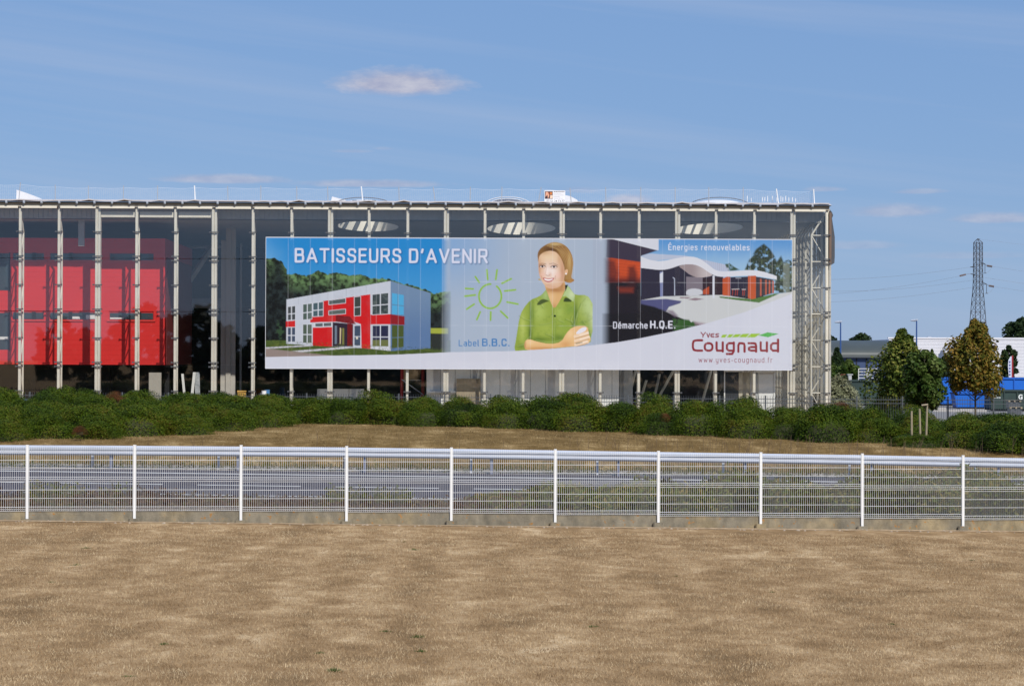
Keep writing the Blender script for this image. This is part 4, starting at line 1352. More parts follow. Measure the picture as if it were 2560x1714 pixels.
# trees of the left picture
edge = np.interp((PX - 640) / (480 / 2150), [100, 200, 290, 340, 345, 440, 560, 690, 800, 900, 1030, 1170, 1270, 1420, 1500, 1640, 1780, 1900, 1990, 2060, 2150],
                 [295, 285, 330, 410, 470, 465, 490, 430, 470, 450, 480, 470, 510, 512, 530, 570, 600, 645, 690, 665, 655]) * (480 / 2150) + 580
n1, n2 = fbm(9, 11), fbm(26, 21)
tree_a = smooth((PY - edge - (n1 - .5) * 9) / 2.2) * smooth((1128 - PX) / 10)
lightness = np.clip(1.15 - (PY - edge) / 46, 0, 1) * smooth((PX - 690) / 50) + .55 * np.clip(1 - (PY - edge) / 70, 0, 1) * smooth((700 - PX) / 30)
tcol = c255((22, 30, 30))[None, None] * (1 - lightness[..., None]) + c255((80, 106, 66))[None, None] * lightness[..., None]
tcol = tcol * (0.25 + 1.75 * smooth((n1 - .28) * 2.2))[..., None] * (.7 + .6 * n2)[..., None]
IMG[:] = IMG * (1 - tree_a[..., None]) + tcol * tree_a[..., None]
blend(poly_mask(tB([(250, 950), (310, 960), (330, 1200), (220, 1200)]), 9) * smooth((n1 - .45) * 6) * .7, (52, 82, 48))
g_a = smooth((PY - (580 + 1205 * .22326)) / 3) * smooth((1128 - PX) / 12)
blend(g_a, (74, 92, 38)); blend(g_a * smooth((n1 - .4) * 3) * .5, (52, 70, 26))
blend(poly_mask(tB([(1950, 1075), (2150, 1075), (2150, 1140), (1950, 1135)]), 2) * smooth((1128 - PX) / 14), (158, 168, 62))
blend(poly_mask(tB([(1950, 1140), (2150, 1145), (2150, 1330), (1950, 1310)]), 6) * smooth((1128 - PX) / 14), (40, 46, 42))
pl_([(100, 1290), (620, 1260), (640, 1275), (100, 1310)], (192, 192, 200), tB, 1.5)
pl_([(400, 1330), (1060, 1280), (1180, 1290), (500, 1345)], (200, 200, 206), tB, 1.5)
pl_([(100, 1300), (150, 1305), (560, 1350), (900, 1385), (900, 1410), (100, 1410)], (142, 128, 122), tB, 3)
# the pictured house
pl_([(340, 755), (1502, 547), (1505, 1330), (1280, 1305), (340, 1250)], (192, 198, 209), tB)
pl_([(1502, 547), (1950, 683), (1950, 1300), (1505, 1330)], (112, 138, 168), tB)
blend(poly_mask(tB([(1502, 547), (1950, 683), (1950, 1300), (1505, 1330)])) * smooth((PY - 720) / 130) * .8, (84, 114, 158))
for x in (472, 628, 802, 1005, 1228):
    yy = 755 + (x - 340) * (547 - 755) / 1162
    st_([(x, yy), (x, yy + 80)], 3, (140, 146, 156), tB, .223)
RED, DRED = (200, 22, 26), (140, 16, 22)
pl_([(335, 1000), (437, 990), (437, 1062), (335, 1064)], RED, tB)
pl_([(752, 772), (1275, 697), (1280, 1305), (1180, 1300), (1172, 1030), (1080, 1000), (605, 1010), (605, 950), (752, 938)], RED, tB)
pl_([(1280, 926), (1502, 920), (1505, 1032), (1280, 1034)], RED, tB)
pl_([(1502, 920), (1658, 945), (1658, 1040), (1505, 1032)], DRED, tB)
pl_([(635, 1068), (852, 1062), (852, 1282), (635, 1270)], RED, tB)
pl_([(640, 1018), (852, 1004), (852, 1062), (640, 1070)], (205, 205, 212), tB)
pl_([(856, 1010), (1085, 1030), (1085, 1280), (856, 1280)], (44, 32, 48), tB)
pl_([(605, 948), (890, 930), (890, 1002), (605, 1012)], (200, 30, 30), tB)
pl_([(890, 930), (1050, 945), (1118, 1032), (1000, 1018), (890, 1002)], (120, 14, 20), tB)
pl_([(1020, 1020), (1080, 1030), (1080, 1275), (1020, 1275)], (110, 14, 20), tB)
pl_([(880, 1045), (905, 1050), (905, 1250), (880, 1255)], (110, 125, 140), tB)
pl_([(938, 1070), (952, 1075), (948, 1255), (935, 1255)], (205, 190, 150), tB)
pl_([(965, 1075), (985, 1075), (985, 1255), (965, 1255)], (120, 120, 60), tB)
wins = [([(1300, 702), (1476, 682), (1476, 912), (1300, 924)], (52, 64, 66), 0), ([(1303, 1048), (1478, 1046), (1478, 1280), (1303, 1278)], (34, 36, 66), 1), ([(1518, 682), (1650, 706), (1650, 928), (1518, 918)], (78, 168, 214), 2),
        ([(1518, 1040), (1650, 1044), (1650, 1286), (1518, 1298)], (70, 84, 30), 2), ([(526, 812), (622, 800), (622, 972), (526, 982)], (74, 92, 84), 0), ([(640, 798), (748, 782), (748, 938), (640, 944)], (70, 92, 100), 0),
        ([(356, 838), (437, 828), (437, 980), (356, 986)], (60, 66, 68), 0), ([(356, 1070), (437, 1068), (437, 1228), (356, 1226)], (58, 72, 96), 0), ([(526, 1036), (622, 1034), (622, 1240), (526, 1238)], (78, 92, 78), 0),
        ([(815, 768), (998, 744), (998, 792), (815, 812)], (80, 92, 92), 3), ([(815, 884), (998, 864), (998, 912), (815, 926)], (88, 98, 94), 3), ([(1100, 730), (1166, 722), (1166, 932), (1100, 938)], (58, 66, 62), 4),
        ([(1100, 1050), (1166, 1046), (1166, 1270), (1100, 1268)], (60, 76, 96), 4), ([(664, 1024), (840, 1014), (840, 1052), (664, 1058)], (88, 96, 100), 3)]
for pts, col, kind in wins:
    if kind != 2:
        st_(pts, 12, (208, 212, 220), tB, .223, close=True)
    pl_(pts, col, tB)
    (ax, ay), (bx, by), (cx_, cy_), (dx_, dy_) = pts
    fr = (208, 212, 220) if kind != 2 else (92, 120, 150)
    if kind == 1:
        blend(poly_mask(tB([(ax, ay + 160), (bx, by + 160), (cx_, cy_), (dx_, dy_)])), (104, 110, 62))
    if kind == 0 and col[0] < 60:
        blend(poly_mask(tB(pts)) * smooth((n1 - .5) * 5) * .35, (120, 132, 128))
    if kind in (0, 1, 2):
        st_([((ax + bx) / 2, (ay + by) / 2), ((cx_ + dx_) / 2, (cy_ + dy_) / 2)], 11 if kind < 2 else 7, fr, tB, .223)
    if kind in (0, 1, 2, 4):
        st_([((ax * .45 + dx_ * .55), ay * .45 + dy_ * .55), (bx * .45 + cx_ * .55, by * .45 + cy_ * .55)], 10 if kind < 2 else 7, fr, tB, .223)
    if kind == 3 and ax < 700:
        st_([((ax + bx) / 2, (ay + by) / 2), ((cx_ + dx_) / 2, (cy_ + dy_) / 2)], 10, fr, tB, .223)
pl_([(1118, 1172), (1140, 1172), (1140, 1200), (1118, 1200)], (215, 210, 190), tB)
pl_([(1285, 1285), (1505, 1288), (1505, 1330), (1285, 1304)], (205, 208, 216), tB)
hm_ = poly_mask(tB([(1502, 547), (1950, 683), (1950, 1300), (1505, 1330)]))
blend(hm_ * (np.sin(PY * 2.1 + (PX - 975) * -.55) > .3) * .10, (60, 84, 120))
fmk = poly_mask(tB([(340, 755), (1502, 547), (1505, 1330), (340, 1250)]))
blend(fmk * smooth((fbm(14, 44) - .5) * 4) * .07, (110, 116, 128))
blend(fmk * smooth((700 - PX) / 60) * .12, (120, 130, 150))
gm_ = poly_mask(tB([(100, 1205), (2140, 1300), (2140, 1350), (900, 1385), (150, 1305)]), 2)
blend(gm_ * smooth((fbm(3, 48) - .5) * 6) * .35, (40, 56, 20)); blend(gm_ * smooth((fbm(6, 49) - .56) * 6) * .35, (112, 122, 52))
# fading join of the two pictures
blend(smooth((PX - 1098) / 22) * smooth((1128 - PX) / 8) * .55, (166, 180, 198))
# sun doodle
SUNC = (142, 186, 76)
arc = [(540 + 122 * math.cos(t), 742 + 132 * math.sin(t)) for t in np.linspace(-.95, 4.75, 50)]
st_(arc, 20, SUNC, tF, .2297, 1.0)
for a_, b_ in (((503, 455), (513, 560)), ((614, 455), (600, 560)), ((378, 530), (420, 592)), ((768, 552), (668, 602)), ((272, 658), (355, 662)), ((265, 742), (378, 728)), ((698, 685), (815, 672)), ((725, 805), (842, 827)), ((366, 828), (286, 882)), ((655, 905), (732, 978)), ((432, 912), (396, 996)), ((547, 912), (545, 1002))):
    st_([a_, b_], 19, SUNC, tF, .2297, 1.0)
# the pictured woman in a green shirt
def cpt(x, y):
    return tC([(x, y)])[0]
def glow(x, y, rx, ry, col, a, clip=None):
    X, Y = cpt(x, y)
    m = np.exp(-(((PX - X) / (rx * .1913)) ** 2 + ((PY - Y) / (ry * .1913)) ** 2)) * a
    blend(m if clip is None else m * clip, col)
HAIR, HAIR2, HAIRD = (156, 114, 62), (206, 172, 112), (78, 50, 28)
hair = chaik([(540, 330), (531, 225), (570, 160), (650, 105), (740, 76), (845, 90), (932, 150), (988, 250), (1004, 360), (988, 470), (966, 545), (1020, 570), (1006, 592), (955, 618), (888, 596), (700, 500), (560, 420)])
pl_(hair, HAIR, tC); hm = poly_mask(tC(hair), 1)
glow(700, 170, 150, 60, HAIRD, .85, hm); glow(560, 230, 40, 80, (120, 84, 48), .7, hm); glow(880, 420, 30, 150, (110, 72, 40), .8, hm)
for k_ in range(16):
    st_(chaik([(660 + k_ * 16, 128 + k_ * 1 + (k_ % 3) * 8), (790 + k_ * 13, 160 + k_ * 8), (878 + k_ * 8, 300 + k_ * 3), (892 + k_ * 6.5, 430), (898 + k_ * 6, 560)], 2, False), 5.5, (HAIR2, (136, 98, 54), (188, 150, 92))[k_ % 3], tC, .191, 1.4, .55)
glow(760, 105, 90, 22, (226, 200, 140), .6, hm); glow(950, 330, 22, 110, (216, 186, 126), .5, hm); glow(960, 590, 40, 26, (186, 138, 76), .7, hm)
pl_(chaik([(540, 560), (566, 552), (580, 580), (548, 578)]), (186, 160, 108), tC)
pl_(chaik([(890, 440), (935, 430), (925, 500), (890, 510)]), (222, 178, 140), tC)
neck = [(630, 650), (885, 575), (905, 660), (862, 800), (765, 950), (745, 950), (700, 850), (655, 740)]
pl_(neck, (216, 172, 116), tC, 1.5); nm = poly_mask(tC(neck), 1.5)
glow(760, 705, 130, 34, (170, 116, 68), .9, nm); glow(850, 640, 40, 60, (160, 104, 62), .7, nm); glow(720, 800, 50, 70, (232, 196, 148), .6, nm); glow(760, 930, 24, 40, (186, 130, 84), .6, nm)
face = chaik([(546, 305), (560, 250), (620, 206), (700, 190), (775, 205), (832, 275), (866, 345), (886, 420), (890, 505), (880, 580), (845, 645), (790, 676), (720, 690), (660, 676), (615, 628), (574, 562), (550, 482), (546, 400)])
pl_(face, (222, 184, 152), tC)
fm = poly_mask(tC(face), 1)
glow(690, 280, 130, 60, (232, 206, 168), .8, fm); glow(720, 470, 90, 110, (243, 228, 220), .9, fm); glow(655, 450, 26, 90, (250, 238, 232), .6, fm)
glow(860, 470, 36, 190, (190, 138, 104), .8, fm); glow(556, 430, 22, 150, (196, 146, 112), .75, fm); glow(740, 672, 120, 26, (214, 168, 136), .7, fm)
glow(620, 215, 70, 30, (190, 150, 100), .55, fm); glow(820, 290, 30, 80, (196, 150, 106), .55, fm)
glow(600, 505, 40, 34, (238, 190, 176), .5, fm); glow(800, 510, 44, 40, (238, 192, 178), .5, fm)
for ex, ey, sd in ((597, 398, 1), (749, 402, -1)):
    glow(ex, ey - 8, 52, 26, (186, 140, 116), .55, fm)
    pl_(chaik([(ex - 38, ey + 4), (ex, ey - 15), (ex + 38, ey + 2), (ex, ey + 16)]), (230, 222, 220), tC, .9)
    pl_(chaik([(ex - 20, ey), (ex, ey - 17), (ex + 20, ey), (ex, ey + 17)]), (46, 30, 30), tC, .9)
    st_([(ex - 42, ey + 1), (ex - 15, ey - 17), (ex + 20, ey - 16), (ex + 42, ey)], 9, (72, 46, 40), tC, .191, .9, .9)
    st_([(ex - 34, ey + 20), (ex, ey + 24), (ex + 34, ey + 18)], 6, (196, 150, 128), tC, .191, 1.2, .6)
st_([(556, 374), (590, 357), (642, 366)], 11, (128, 92, 68), tC, .191, 1.6, .6); st_([(690, 364), (740, 354), (798, 380)], 9, (128, 92, 68), tC, .191, 1.6, .6)
st_([(652, 400), (640, 470), (632, 498), (648, 512)], 9, (214, 174, 152), tC, .191, 2.0, .7); st_([(648, 512), (672, 518), (696, 510)], 8, (158, 104, 90), tC, .191, 1.0, .8)
glow(700, 500, 22, 26, (216, 172, 150), .6, fm)
pl_(chaik([(592, 543), (640, 548), (680, 556), (720, 548), (760, 545), (724, 592), (672, 608), (626, 588)]), (186, 84, 86), tC)
pl_(chaik([(610, 553), (680, 566), (746, 554), (712, 580), (670, 588), (630, 576)]), (246, 240, 238), tC)
st_([(582, 520), (592, 545), (590, 560)], 8, (196, 140, 118), tC, .191, 1.5, .8); st_([(770, 520), (762, 548), (766, 562)], 8, (196, 140, 118), tC, .191, 1.5, .8)
glow(676, 640, 40, 12, (206, 156, 130), .6, fm)
pl_(chaik([(898, 482), (918, 482), (918, 502), (898, 502)]), (248, 248, 248), tC)
GR, GRL, GRD = (146, 166, 66), (186, 206, 140), (92, 122, 40)
shirt = chaik([(228, 1502), (262, 1310), (298, 1065), (342, 955), (440, 832), (560, 788), (622, 735), (648, 695), (700, 850), (752, 962), (832, 840), (900, 690), (935, 640), (1005, 745), (1035, 768), (1185, 768), (1245, 860), (1284, 960), (1296, 1100), (1270, 1210), (1240, 1290), (1230, 1410), (900, 1455), (400, 1495), (300, 1500)], 1)
pl_(shirt, GR, tC)
sm_ = poly_mask(tC(shirt), 1)
cl_ = sm_
for args in ((1200, 900, 90, 170, GRL, .9), (1270, 1080, 50, 160, (206, 220, 178), .8), (560, 980, 90, 130, (176, 196, 104), .8), (820, 1010, 60, 90, (170, 192, 96), .7), (340, 1180, 40, 190, (186, 200, 104), .7), (650, 1230, 110, 80, (168, 186, 84), .6),
             (460, 1020, 34, 180, GRD, .85), (440, 1280, 26, 110, (70, 98, 30), .85), (1035, 1010, 26, 130, (78, 108, 40), .85), (960, 960, 60, 60, (120, 152, 60), .7), (1010, 1150, 30, 60, (70, 100, 34), .7), (820, 1330, 110, 50, GRD, .8), (560, 1350, 120, 34, (84, 114, 36), .8),
             (330, 1440, 60, 40, (96, 126, 44), .7), (880, 1150, 60, 90, (132, 160, 62), .6), (1120, 1130, 40, 24, (104, 136, 66), .6), (770, 1240, 14, 160, (112, 142, 50), .5)):
    glow(*args, cl_)
for k_, (pts, w) in enumerate((([(442, 860), (452, 1100), (432, 1330)], 12), ([(1046, 1000), (1012, 1165)], 12), ([(1160, 820), (1070, 940), (1036, 1060)], 9), ([(752, 962), (744, 1400)], 6), ([(500, 1360), (700, 1402), (870, 1350)], 9), ([(300, 1045), (360, 1090), (430, 1110)], 7), ([(640, 1285), (700, 1300), (740, 1330)], 8), ([(900, 1090), (990, 1125)], 7), ([(362, 1480), (380, 1350), (432, 1318)], 9), ([(560, 1160), (660, 1150), (735, 1120)], 6), ([(1120, 1110), (1200, 1105), (1260, 1060)], 7), ([(1130, 1130), (1160, 1160)], 6), ([(520, 830), (600, 930)], 7), ([(980, 1050), (960, 1100), (1000, 1170)], 7), ([(260, 1440), (320, 1430), (360, 1400)], 8), ([(690, 1060), (735, 1020)], 5), ([(800, 1100), (870, 1130)], 5), ([(1100, 880), (1070, 1000)], 6))):
    st_(chaik(pts, 1, False), w * 1.3, (90, 120, 42), tC, .191, 4.5, .42)
    st_(chaik([(a_ + 14, b_ - 6) for a_, b_ in pts], 1, False), w * .8, (196, 212, 140), tC, .191, 2.6, .35)
blend(sm_ * smooth((fbm(7, 61) - .55) * 5) * .16, GRD)
pl_(chaik([(515, 895), (590, 812), (700, 850), (640, 862), (560, 905)]), (40, 60, 30), tC, 2, .85)
pl_(chaik([(868, 855), (900, 786), (1008, 858), (900, 860)]), (30, 50, 26), tC, 2, .9)
pl_([(562, 796), (645, 700), (700, 848), (600, 815)], (146, 172, 92), tC); glow(640, 770, 26, 50, (176, 196, 128), .7, poly_mask(tC([(562, 796), (645, 700), (700, 848), (600, 815)])))
pl_([(862, 790), (932, 648), (1022, 768), (1004, 858), (905, 782)], (176, 198, 138), tC); glow(980, 760, 40, 50, (206, 220, 176), .7, poly_mask(tC([(862, 790), (932, 648), (1022, 768), (1004, 858), (905, 782)])))
pl_([(892, 640), (935, 635), (900, 720)], (34, 44, 32), tC, 1.2)
pl_(chaik([(746, 1028), (777, 1028), (777, 1058), (746, 1058)]), (36, 60, 28), tC)
SK = (228, 186, 130)
arm_ = chaik([(362, 1440), (372, 1370), (420, 1340), (520, 1375), (700, 1412), (850, 1385), (910, 1270), (990, 1190), (1080, 1172), (1190, 1178), (1228, 1260), (1232, 1390), (1120, 1432), (900, 1448), (500, 1490), (380, 1486)], 1)
pl_(arm_, SK, tC); am_ = poly_mask(tC(arm_))
glow(600, 1470, 260, 26, (196, 140, 82), .85, am_); glow(900, 1420, 80, 50, (206, 150, 92), .7, am_); glow(440, 1385, 60, 30, (240, 208, 158), .7, am_); glow(960, 1270, 50, 60, (240, 206, 158), .7, am_); glow(372, 1420, 14, 60, (170, 112, 66), .7, am_)
pl_(chaik([(1028, 1275), (1090, 1205), (1180, 1180), (1172, 1240), (1070, 1282)]), (226, 224, 232), tC)
for a_, b_ in (((1030, 1312), (1212, 1262)), ((1035, 1368), (1210, 1318)), ((1040, 1418), (1185, 1378))):
    st_([a_, b_], 42, (236, 208, 176), tC, .191, 1.2)
    st_([(a_[0] + 60, a_[1] - 20), (b_[0], b_[1] - 6)], 18, (246, 228, 208), tC, .191, 1.6, .7)
    st_([(a_[0], a_[1] + 25), (b_[0], b_[1] + 25)], 7, (150, 100, 62), tC, .191, 1.1, .8)
st_([(1042, 1404), (1120, 1388)], 10, (70, 80, 50), tC, .191, 1.2, .8)
pl_([(1195, 1200), (1230, 1250), (1235, 1340), (1215, 1300)], (120, 150, 70), tC, 2)
# right picture: dark building, orange boards, white wave roof
da = smooth((PX - 1503) / 22)
blend(da, (26, 22, 32))
sk2 = poly_mask(tD([(680, 112), (2100, 112), (2100, 700), (500, 700), (500, 290)]), 1)
tt = smooth((PY - 596) / 80)
IMG[:] = IMG * (1 - sk2[..., None]) + (c255((88, 146, 204)) * (1 - tt[..., None]) + c255((150, 186, 216)) * tt[..., None]) * sk2[..., None]
pl_([(150, 100), (681, 105), (681, 228), (665, 230)], (206, 209, 219), tD)
pl_([(150, 108), (168, 108), (668, 230), (500, 286), (495, 352), (200, 308), (140, 300)], (56, 48, 66), tD, 2)
om = poly_mask(tD([(130, 306), (200, 308), (496, 350), (496, 560), (400, 560), (130, 560)]), 2)
blend(om * smooth((PX - tD([(120, 0)])[0][0]) / 22), (192, 74, 36))
blend(om * smooth((PY - tD([(0, 470)])[0][1]) / 22), (84, 30, 30))
blend(poly_mask(tD([(370, 400), (430, 390), (460, 470), (440, 640), (360, 600)]), 10) * .75, (58, 24, 30))
blend(poly_mask(tD([(120, 320), (230, 330), (270, 470), (230, 560), (120, 560)]), 12) * .7, (60, 24, 32))
blend(poly_mask(tD([(260, 610), (420, 615), (420, 665), (280, 665)]), 9) * .6, (150, 56, 34))
for yy in range(340, 700, 32):
    st_([(130, yy - 20), (495, yy + 18)], 3, (60, 22, 26), tD, .242, 1, .45)
pl_([(500, 285), (585, 262), (960, 284), (1400, 382), (1412, 445), (1270, 445), (1000, 300), (600, 340)], (178, 188, 208), tD)
for k_ in range(14):
    st_([(1130 + k_ * 20, 318 + k_ * 4.6), (1130 + k_ * 20, 440)], 3, (150, 130, 160), tD, .242, 1, .5)
blend(poly_mask(tD([(1370, 372), (1412, 360), (1462, 398), (1520, 430), (1400, 445)]), 3) * smooth((n1 - .25) * 4), (56, 78, 58))
rt = poly_mask(tD([(1575, 430), (1610, 340), (1645, 290), (1690, 215), (1770, 160), (1835, 215), (1882, 290), (1905, 345), (1950, 285), (1972, 345), (2010, 330), (2070, 320), (2100, 330), (2100, 668), (1870, 668), (1870, 480)]), 4)
blend(rt * smooth((n1 - .2) * 4), (40, 54, 46)); blend(rt * smooth((fbm(7, 31) - .55) * 6) * .6, (92, 108, 78))
blend(poly_mask(tD([(1970, 360), (2040, 360), (2040, 660), (1970, 660)]), 3) * .45, (150, 160, 150))
pl_([(500, 400), (900, 370), (1240, 470), (1350, 500), (1350, 700), (500, 760)], (42, 40, 58), tD)
pl_([(968, 500), (1138, 505), (1138, 690), (968, 700)], (122, 114, 124), tD)
pl_(chaik([(966, 700), (966, 640), (1040, 618), (1138, 636), (1140, 690)], 1), (196, 199, 206), tD)
pl_([(1140, 515), (1350, 505), (1350, 690), (1140, 684)], (48, 34, 44), tD)
pl_([(1142, 640), (1205, 600), (1205, 682), (1142, 682)], (176, 76, 44), tD, 1.5)
st_([(832, 510), (846, 520), (848, 690)], 9, (180, 188, 205), tD, .242)
soff = chaik([(880, 388), (1000, 366), (1110, 384), (1225, 468), (1245, 492), (1100, 514), (1010, 486), (940, 430)], 1)
pl_(soff, (152, 138, 140), tD); blend(poly_mask(tD(soff)) * smooth((PX - 1725) / 40) * .5, (214, 206, 206))
roof = chaik([(498, 290), (600, 334), (720, 342), (850, 312), (1000, 288), (1100, 308), (1200, 378), (1275, 442), (1400, 447), (1700, 425), (1905, 494)], 2, False) + chaik([(1905, 530), (1650, 485), (1380, 502), (1290, 500), (1220, 470), (1100, 386), (1000, 368), (900, 382), (800, 420), (700, 434), (600, 422), (498, 410)], 2, False)
pl_(roof, (212, 214, 222), tD)
pl_([(695, 450), (727, 446), (727, 800), (700, 800)], (120, 128, 168), tD); pl_([(695, 470), (727, 450), (727, 560), (695, 565)], (208, 212, 222), tD)
pl_([(505, 742), (720, 704), (1350, 688), (1650, 735), (1905, 678), (2070, 655), (2070, 700), (1600, 880), (1180, 1000), (1050, 985), (850, 905), (640, 860)], (196, 199, 200), tD)
pl_([(500, 742), (760, 730), (920, 752), (905, 775), (790, 812), (760, 860), (600, 830), (500, 800)], (78, 80, 122), tD, 1.5)
blend(poly_mask(tD([(498, 780), (640, 812), (760, 858), (880, 915), (1050, 985), (1180, 1005), (1100, 1060), (100, 1250), (100, 880), (498, 880)]), 4), (20, 18, 26))
blend(poly_mask(tD([(760, 845), (830, 850), (885, 905), (850, 915)]), 5) * .8, (120, 104, 122))
gb = poly_mask(tD([(830, 935), (1000, 945), (1090, 985), (1050, 1040), (840, 1060)]), 5)
blend(gb * smooth((n1 - .25) * 4), (48, 86, 38))
blend(poly_mask(tD([(1050, 960), (1190, 985), (1130, 1010), (1060, 1000)]), 5) * .7, (150, 126, 140))
pl_([(905, 710), (1020, 712), (985, 728), (900, 722)], (142, 124, 132), tD); pl_([(985, 736), (1060, 718), (1150, 732), (1060, 748)], (142, 124, 132), tD)
ORA = (190, 86, 48)
pl_([(1345, 520), (1390, 500), (1423, 502), (1423, 700), (1345, 692)], ORA, tD)
pl_([(1424, 506), (1606, 500), (1606, 706), (1424, 700)], (44, 42, 60), tD)
pl_([(1606, 492), (1690, 490), (1690, 728), (1650, 732), (1606, 722)], ORA, tD)
pl_([(1690, 500), (1870, 530), (1870, 668), (1690, 722)], (50, 46, 58), tD)
for xx in (1732, 1785, 1822, 1860):
    pl_([(xx, 515 + (xx - 1690) * .16), (xx + 16, 518 + (xx - 1690) * .16), (xx + 16, 706 - (xx - 1690) * .22), (xx, 710 - (xx - 1690) * .22)], (178, 88, 66), tD)
for yy in range(505, 720, 14):
    st_([(1346, yy), (1422, yy)], 2.5, (140, 56, 34), tD, .242, 1, .5); st_([(1608, yy), (1688, yy + 2)], 2.5, (140, 56, 34), tD, .242, 1, .5)
for xx in (1450, 1480, 1500, 1555, 1572):
    st_([(xx, 632), (xx - 4, 692)], 5, (190, 70, 50), tD, .242)
st_([(1440, 630), (1515, 628)], 6, (210, 205, 205), tD, .242); st_([(1545, 632), (1582, 632)], 6, (210, 205, 205), tD, .242)
st_([(1480, 515), (1535, 515)], 5, (200, 205, 215), tD, .242); st_([(1508, 515), (1508, 625)], 3, (150, 155, 165), tD, .242)
pl_([(1240, 490), (1262, 488), (1262, 722), (1240, 722)], (206, 210, 220), tD)
pl_([(1308, 704), (1650, 733), (1880, 676), (1925, 678), (1722, 768), (1500, 742), (1320, 718)], (74, 112, 54), tD)
blend((PX > 1480) * smooth((1526 - PX) / 30), (164, 176, 194))
# white swoosh along the bottom
sw = np.interp(PX, [660, 833, 991, 1124, 1285, 1400, 1477, 1540, 1596, 1686, 1763, 1858, 1985], [892, 888.6, 886, 880, 877, 870, 863, 855.5, 846, 827.5, 808.7, 781, 732])
blend(np.clip(.5 + (PY - sw) / .9, 0, 1), (204, 207, 219))
# maker's mark: green arrow, custom lettering
AG = (152, 190, 60)
for q in ([(1000, 1185), (1075, 1181), (1038, 1226), (974, 1228)], [(1097, 1179), (1172, 1178), (1124, 1225), (1066, 1226)], [(1192, 1178), (1288, 1175), (1233, 1222), (1138, 1224)], [(1304, 1172), (1412, 1169), (1356, 1224), (1246, 1222)], [(1432, 1168), (1582, 1165), (1530, 1198), (1490, 1225), (1368, 1225)]):
    pl_(q, AG, tE)
pl_([(1540, 1195), (1680, 1148), (1852, 1170), (1690, 1222)], (84, 172, 84), tE)
MR = (136, 42, 50)
def ltr(pts, w, close=False, k=1):
    st_(chaik(pts, k, close) if len(pts) > 2 else pts, w, MR, tE, .1658, .9)
w = 34
ltr([(692, 1268), (600, 1268), (553, 1285), (553, 1405), (600, 1424), (692, 1424)], w)
ltr([(733, 1313), (848, 1313), (848, 1424), (733, 1424)], w, True, 2)
ltr([(911, 1300), (911, 1424), (940, 1424), (1004, 1424)], w); ltr([(1004, 1300), (1004, 1436)], w)
ltr([(1172, 1313), (1068, 1313), (1068, 1424), (1172, 1424)], w, False, 1); ltr([(1172, 1302), (1172, 1474), (1068, 1474)], w, False, 1)
ltr([(1240, 1440), (1240, 1313), (1300, 1313), (1334, 1322), (1334, 1440)], w)
ltr([(1395, 1313), (1470, 1313), (1508, 1320), (1508, 1440)], w); ltr([(1508, 1370), (1402, 1370), (1402, 1424), (1508, 1424)], w, False, 1)
ltr([(1578, 1300), (1578, 1424), (1610, 1424), (1672, 1424)], w); ltr([(1672, 1300), (1672, 1436)], w)
ltr([(1840, 1313), (1736, 1313), (1736, 1424), (1840, 1424)], w, False, 1); ltr([(1840, 1258), (1840, 1438)], w)
w = 15
ltr([(676, 1150), (708, 1192)], w); ltr([(742, 1150), (708, 1192), (702, 1222)], w, False, 1)
ltr([(764, 1166), (784, 1222)], w); ltr([(784, 1222), (806, 1166)], w)
ltr([(872, 1170), (830, 1172), (822, 1195), (830, 1218), (872, 1220)], w, False, 2); ltr([(824, 1195), (866, 1195)], 12)
ltr([(942, 1170), (898, 1172), (900, 1194), (938, 1196), (938, 1218), (894, 1220)], w, False, 2)
